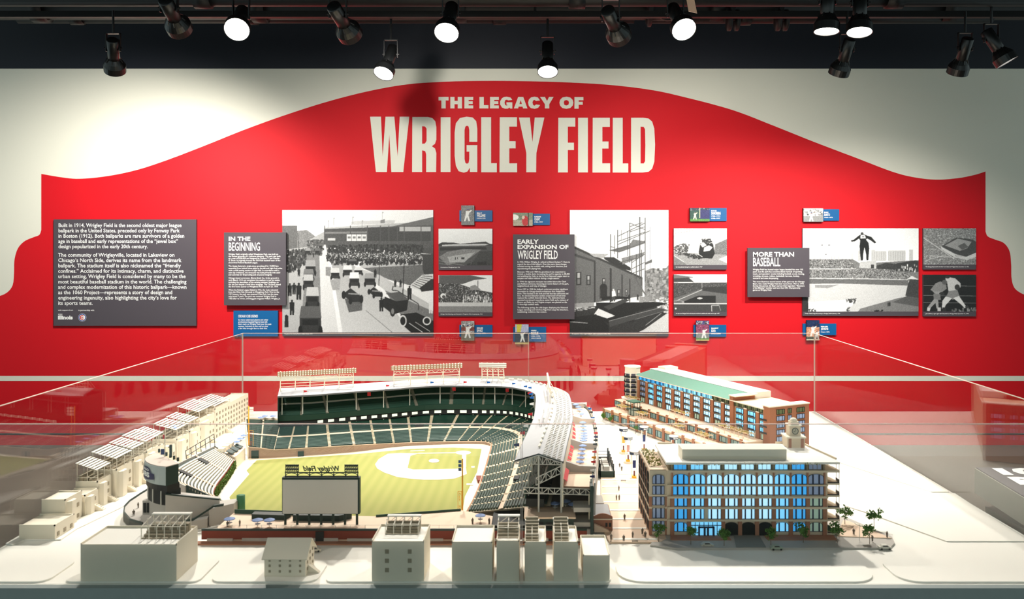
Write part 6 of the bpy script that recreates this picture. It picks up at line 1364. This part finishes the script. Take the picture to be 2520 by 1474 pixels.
# planted trees in front of the shops
def tree(x,y,z,h,r,label,seed,m=None,palm=False):
    t = thing('model_tree',label,'tree',(x,y,TZ+z),'small model trees'); M_().tube((x,y,z),(x,y,z+h*.62),h*.022,h*.014,n=5).build('trunk',mat('bark',(120,104,84),.8),t)
    rg = random.Random(seed); mb = M_()
    for b in range(4):
        a = rg.uniform(0,6.28); mb.tube((x,y,z+h*.5),(x+math.cos(a)*r*.6,y+math.sin(a)*r*.6,z+h*rg.uniform(.68,.85)),h*.010,n=4)
    mb.build('branch',MATS['bark'],t)
    blobs = [(rg.gauss(0,r*.38),rg.gauss(0,r*.38),h*.74+rg.gauss(0,r*.30)) for _ in range(7)]
    def pt(q):
        b = q.choice(blobs); return (x+b[0]+q.gauss(0,r*.22),y+b[1]+q.gauss(0,r*.22),z+b[2]+q.gauss(0,r*.18))
    leafmesh(pt,300,r*.19,seed).build('foliage',m or LEAF,t)
places = [(1621,1333,'model tree by the corner wing of the office block'),(1700,1340,'model tree left of the blue entrance'),(1782,1343,'model tree between entrance and garage arches'),(1897,1341,'model tree at the right garage arch'),
          (1977,1335,'model tree in front of the office block, second from its right end'),(2059,1335,'model tree in front of the balconies of the office block'),(2079,1290,'model tree standing behind the balconies'),(2140,1338,'nearer of the two model trees on the triangular plaza'),(2151,1300,'farther of the two model trees on the triangular plaza')]
for i,(x,y,l) in enumerate(places): p = tp(x,y,.005); tree(p[0],p[1],.005,.047,.019,l,20+i)
for i,(s,l) in enumerate(((.02,'first small palm in front of the hotel shops'),(.09,'second small palm in front of the hotel shops'),(.30,'third small palm in front of the hotel shops'))):
    p = hp(s,.165,0); tree(p[0],p[1],.0005,.036,.014,l,40+i)
# advertising columns on the plaza
CN = mat('band_navy',(36,44,74),.5)
def column(label,x,y,img):
    t = thing('advertising_column',label,'column',(x,y,TZ),'round advertising columns on the plaza')
    M_().lathe((x,y,.0),(0,0,1),[(0.0003,.0185),(.003,.0185),(.0032,.016),(.0065,.016)],20).build('base',PATIO,t,False); M_().lathe((x,y,.0065),(0,0,1),[(0,.010),(.006,.009)],14).build('base_ring',YEL,t)
    for a in range(4): c,s = math.cos(a*math.pi/2+.6)*.0125,math.sin(a*math.pi/2+.6)*.0125; M_().tube((x+c,y+s,.006),(x+c,y+s,.089),.0018,n=5).build('post',WHITE,t)
    M_().lathe((x,y,.087),(0,0,1),[(0,.0165),(.0095,.0165)],24).build('band',CN,t); M_().lathe((x,y,.0965),(0,0,1),[(0,.0172),(.0025,.0172)],24).build('cap',WHITE,t)
    me = fit(text_mesh('BRAND',.04),.021,.0048); mb = M_()
    for sh_ in (0,):
        vs = [(x+.0169*math.sin((v.co.x-.006)/.0169+.15),y-.0169*math.cos((v.co.x-.006)/.0169+.15),.0895+v.co.y) for v in me.vertices]; mb.add(vs,[tuple(p.vertices) for p in me.polygons])
    mb.build('lettering',INK,t)
    M_().box(x-.0055,y-.0008,.04,x+.0055,y+.0008,.066).build('poster',img,t); M_().tube((x,y,.012),(x,y,.030),.003,n=8).build('exhibit',mat('exhibit_brown',(120,70,60),.6),t)
for l,x,y,c in (('advertising column with an orange poster, farthest left on the plaza',.3405,3.211,mat('poster_orange',(240,170,60),.6)),('advertising column in the middle of the left line of three',.343,3.071,mat('poster_rose',(206,150,140),.6)),
              ('advertising column nearest the office block corner',.3395,2.852,FL[0]),('advertising column with a navy poster in front of the hotel shops',.423,3.234,FL[0]),('advertising column rising just behind the office roof',.5115,3.075,FL[3])): column(l,x,y,c)
# stage-like black service frame beside the ballpark
sg = thing('service_platform','black steel service platform beside the ballpark terraces','platform',(.21,2.9,TZ))
a = tp(1476,1178); b = tp(1513,1178); xa,xb,ya,yb = a[0],b[0],2.86,3.06
for p in ((xa,ya,xb,ya+.004),(xb-.004,ya,xb,yb),(xa,ya,xa+.004,yb),(xa,yb-.004,xb,yb)): M_().box(p[0],p[1],.0003,p[2],p[3],.026).build('skirt',DGREEN,sg)
M_().box(xa+.004,ya+.004,.018,xb-.004,yb-.004,.02).build('floor',GREY,sg)
for y in np.linspace(ya+.01,yb-.01,5):
    for x in (xa+.003,xb-.003): M_().tube((x,y,.02),(x,y,.05),.002,n=5).build('post',BMET,sg)
    M_().tube((xa+.003,y,.048),(xb-.003,y,.048),.0012,n=4).build('beam',BMET,sg)
for y in (ya+.03,ya+.10): M_().box(xa+.016,y,.02,xa+.036,y+.05,.034).build('unit',GREY,sg)
for y in (ya+.09,ya+.14): M_().tube((xb-.012,y,.02),(xb-.012,y,.072),.0028,n=6).build('mast',BMET,sg)
# brick gatehouse
gt = thing('gatehouse','small brick gatehouse with a curved gable and side stair','gatehouse',(.2,2.3,TZ))
gx0,gx1,gy0,gy1 = .162,.216,2.325,2.46
M_().box(gx0,gy0,.0052,gx1,gy1,.036).build('walls',mat('gate_brick',(156,106,84),.75,var=.1),gt)
prf = [(gx0,.036),(gx0,.044)]+[(gx0+(gx1-gx0)*i/8,.044+.009*math.sin(math.pi*i/8)) for i in range(1,8)]+[(gx1,.044),(gx1,.036)]
mb = M_(); n = len(prf); mb.add([(x,gy0,z) for x,z in prf]+[(x,gy0+.004,z) for x,z in prf],[tuple(range(n))[::-1],tuple(range(n,2*n))]+[(i,(i+1)%n,n+(i+1)%n,n+i) for i in range(n)]); mb.build('gable',MATS['gate_brick'],gt)
M_().box(gx0-.001,gy0-.002,.036,gx1+.001,gy0,.0385).build('string_course',CREAM,gt); M_().box(gx0+.002,gy0+.004,.036,gx1-.002,gy1,.038).build('roof',ROOFG,gt)
M_().hexa([(gx0+.002,gy0-.014,.0052),(gx0+.044,gy0-.014,.0052),(gx0+.044,gy0-.003,.0052),(gx0+.002,gy0-.003,.0052)],[(gx0+.002,gy0-.014,.028),(gx0+.042,gy0-.014,.010),(gx0+.042,gy0-.003,.010),(gx0+.002,gy0-.003,.028)]).build('stair',PATIO,gt)
for x in (gx0+.034,gx0+.044): M_().box(x,gy0-.001,.016,x+.006,gy0,.027).build('window',DARK,gt)
M_().box(.162,2.48,.0052,.205,2.56,.034).build('rear_block',GREY,gt)
# ---- figurines, benches and cars
FG = mat('figure_grey',(112,100,88),.7)
def person_mesh():
    m = MB(); 
    for s in (-1,1):
        m.lathe((s*.0011,0,0),(0,0,1),[(0,.0009),(.003,.0010),(.0065,.0013)],6); m.tube((s*.0021,0,.0108),(s*.0026,-.0004,.0066),.0006,.0005,n=5)
    m.lathe((0,0,.0062),(0,0,1),[(0,.0020),(.002,.0019),(.0042,.0023),(.0050,.0011),(.0056,.0006)],8); m.lathe((0,0,.0116),(0,0,1),[(0,.0004),(.0006,.0010),(.0014,.0010),(.0019,.0004)],8)
    o = m.build('tmp',FG); me = o.data; bpy.data.objects.remove(o); return me
PMSH = person_mesh()
def person(x,y,z,label,s=1.25):
    o = bpy.data.objects.new('person',PMSH); COL.objects.link(o); p = tp(x,y,z); o.location = (p[0],p[1],TZ+p[2]); o.scale = (s,s,s); o.rotation_euler = (0,0,random.uniform(0,6))
    tag(o,label,'figurine','tiny grey standing figurines')
for x,y,l in ((1523,1207,'grey figurine standing alone on the upper plaza steps'),(1517,1230,'left grey figurine of the pair on the plaza steps'),(1524,1230,'right grey figurine of the pair on the plaza steps'),(1537,1278,'grey figurine standing alone low on the plaza steps'),
              (1535,1331,'grey figurine left of the plaza bench'),(1557,1323,'grey figurine just behind the plaza bench'),(1581,1314,'grey figurine behind the bench at the plaza right side'),(1588,1322,'grey figurine in front at the plaza right side'),(1504,1328,'grey figurine beside the gatehouse stair'),
              (1525,1150,'grey figurine near the black service platform'),(1530,1158,'second grey figurine below the black service platform'),(2147,1332,'dark figurine beside a plaza tree at the right'),(2101,1315,'dark figurine on the triangular plaza'),(2183,1322,'dark figurine at the tip of the triangular plaza')):
    person(x,y,.0065,l)
for x,y,l in ((560,1296,'figurine at the left end of the front patio'),(590,1294,'figurine beside the left patio umbrella'),(1163,1289,'figurine on the right end of the front patio'),(1204,1289,'figurine near the right patio umbrella')): person(x,y,.034,l)
for x,y,l in ((329,1268,'nearer figurine on the curved podium'),(340,1250,'farther figurine on the curved podium')): person(x,y,.026,l)
for x,y,l in ((1563,1334,'slatted grey bench among the plaza figurines'),(1534,1184,'slatted grey bench at the top of the plaza steps')):
    p = tp(x,y,.0062); b = thing('plaza_bench',l,'bench',(p[0],p[1],TZ+.0062)); 
    for i in range(6): M_().box(p[0]-.008+i*.0027,p[1]-.002,.0075,p[0]-.0065+i*.0027,p[1]+.002,.0115).build('slat',FG,b)
    for dx in (-.0075,.006): M_().box(p[0]+dx,p[1]-.002,.0062,p[0]+dx+.001,p[1]+.002,.0078).build('leg',FG,b)
def car(x,y,label,col,rz=0.):
    p = tp(x,y,.003); t = thing('model_car',label,'car',(p[0],p[1],TZ)); m = mat('car_'+str(col[0]),col,.4); c,s = math.cos(rz),math.sin(rz); o = (p[0],p[1],0); u = (c,s,0); v = (-s,c,0)
    q = lambda a,b,z: (o[0]+u[0]*a+v[0]*b,o[1]+u[1]*a+v[1]*b,z)
    pr = [(-.0165,.0035),(-.0165,.008),(-.012,.0088),(-.008,.0125),(.005,.0128),(.0105,.009),(.0165,.0078),(.017,.0035)]; n = len(pr); mb = M_()
    mb.add([q(a,-.0065,z) for a,z in pr]+[q(a,.0065,z) for a,z in pr],[tuple(range(n))[::-1],tuple(range(n,2*n))]+[(i,(i+1)%n,n+(i+1)%n,n+i) for i in range(n)]); mb.build('body',m,t)
    for a in (-.010,.0105):
        for b in (-.0055,.0055): M_().tube(q(a,b-.001,.003),q(a,b+.001,.003),.0028,n=10).build('wheel',BLACK,t)
    for b in (-.00665,.00665): M_().add([q(-.0075,b,.009),q(.0085,b,.009),q(.0045,b,.012),q(-.0065,b,.012)],[(0,1,2,3)]).build('side_window',DARK,t)
car(1911,1350,'pale green model car parked at the kerb by the garage arches',(168,176,156)); car(2177,1349,'pale model car parked at the right tip of the pavement island',(206,202,190)); car(774,1355,'white model car parked behind the gabled house',(220,214,200),.2)
car(1740,1343,'pale model car parked on the pavement near the blue entrance',(196,192,178))
for x,l in ((2115,'left leaning pavement canopy post on the triangular plaza'),):
    p = tp(x,1330,.0065); t = thing('canopy_post',l,'post',(p[0],p[1],TZ)); M_().tube((p[0],p[1],.0065),(p[0],p[1],.05),.0009,n=5).build('post',STEEL,t); M_().hexa([(p[0]-.008,p[1],.048),(p[0]+.03,p[1]-.004,.040),(p[0]+.03,p[1]+.012,.040),(p[0]-.008,p[1]+.014,.048)],[(p[0]-.008,p[1],.0495),(p[0]+.03,p[1]-.004,.0415),(p[0]+.03,p[1]+.012,.0415),(p[0]-.008,p[1]+.014,.0495)]).build('canopy',CREAM,t)
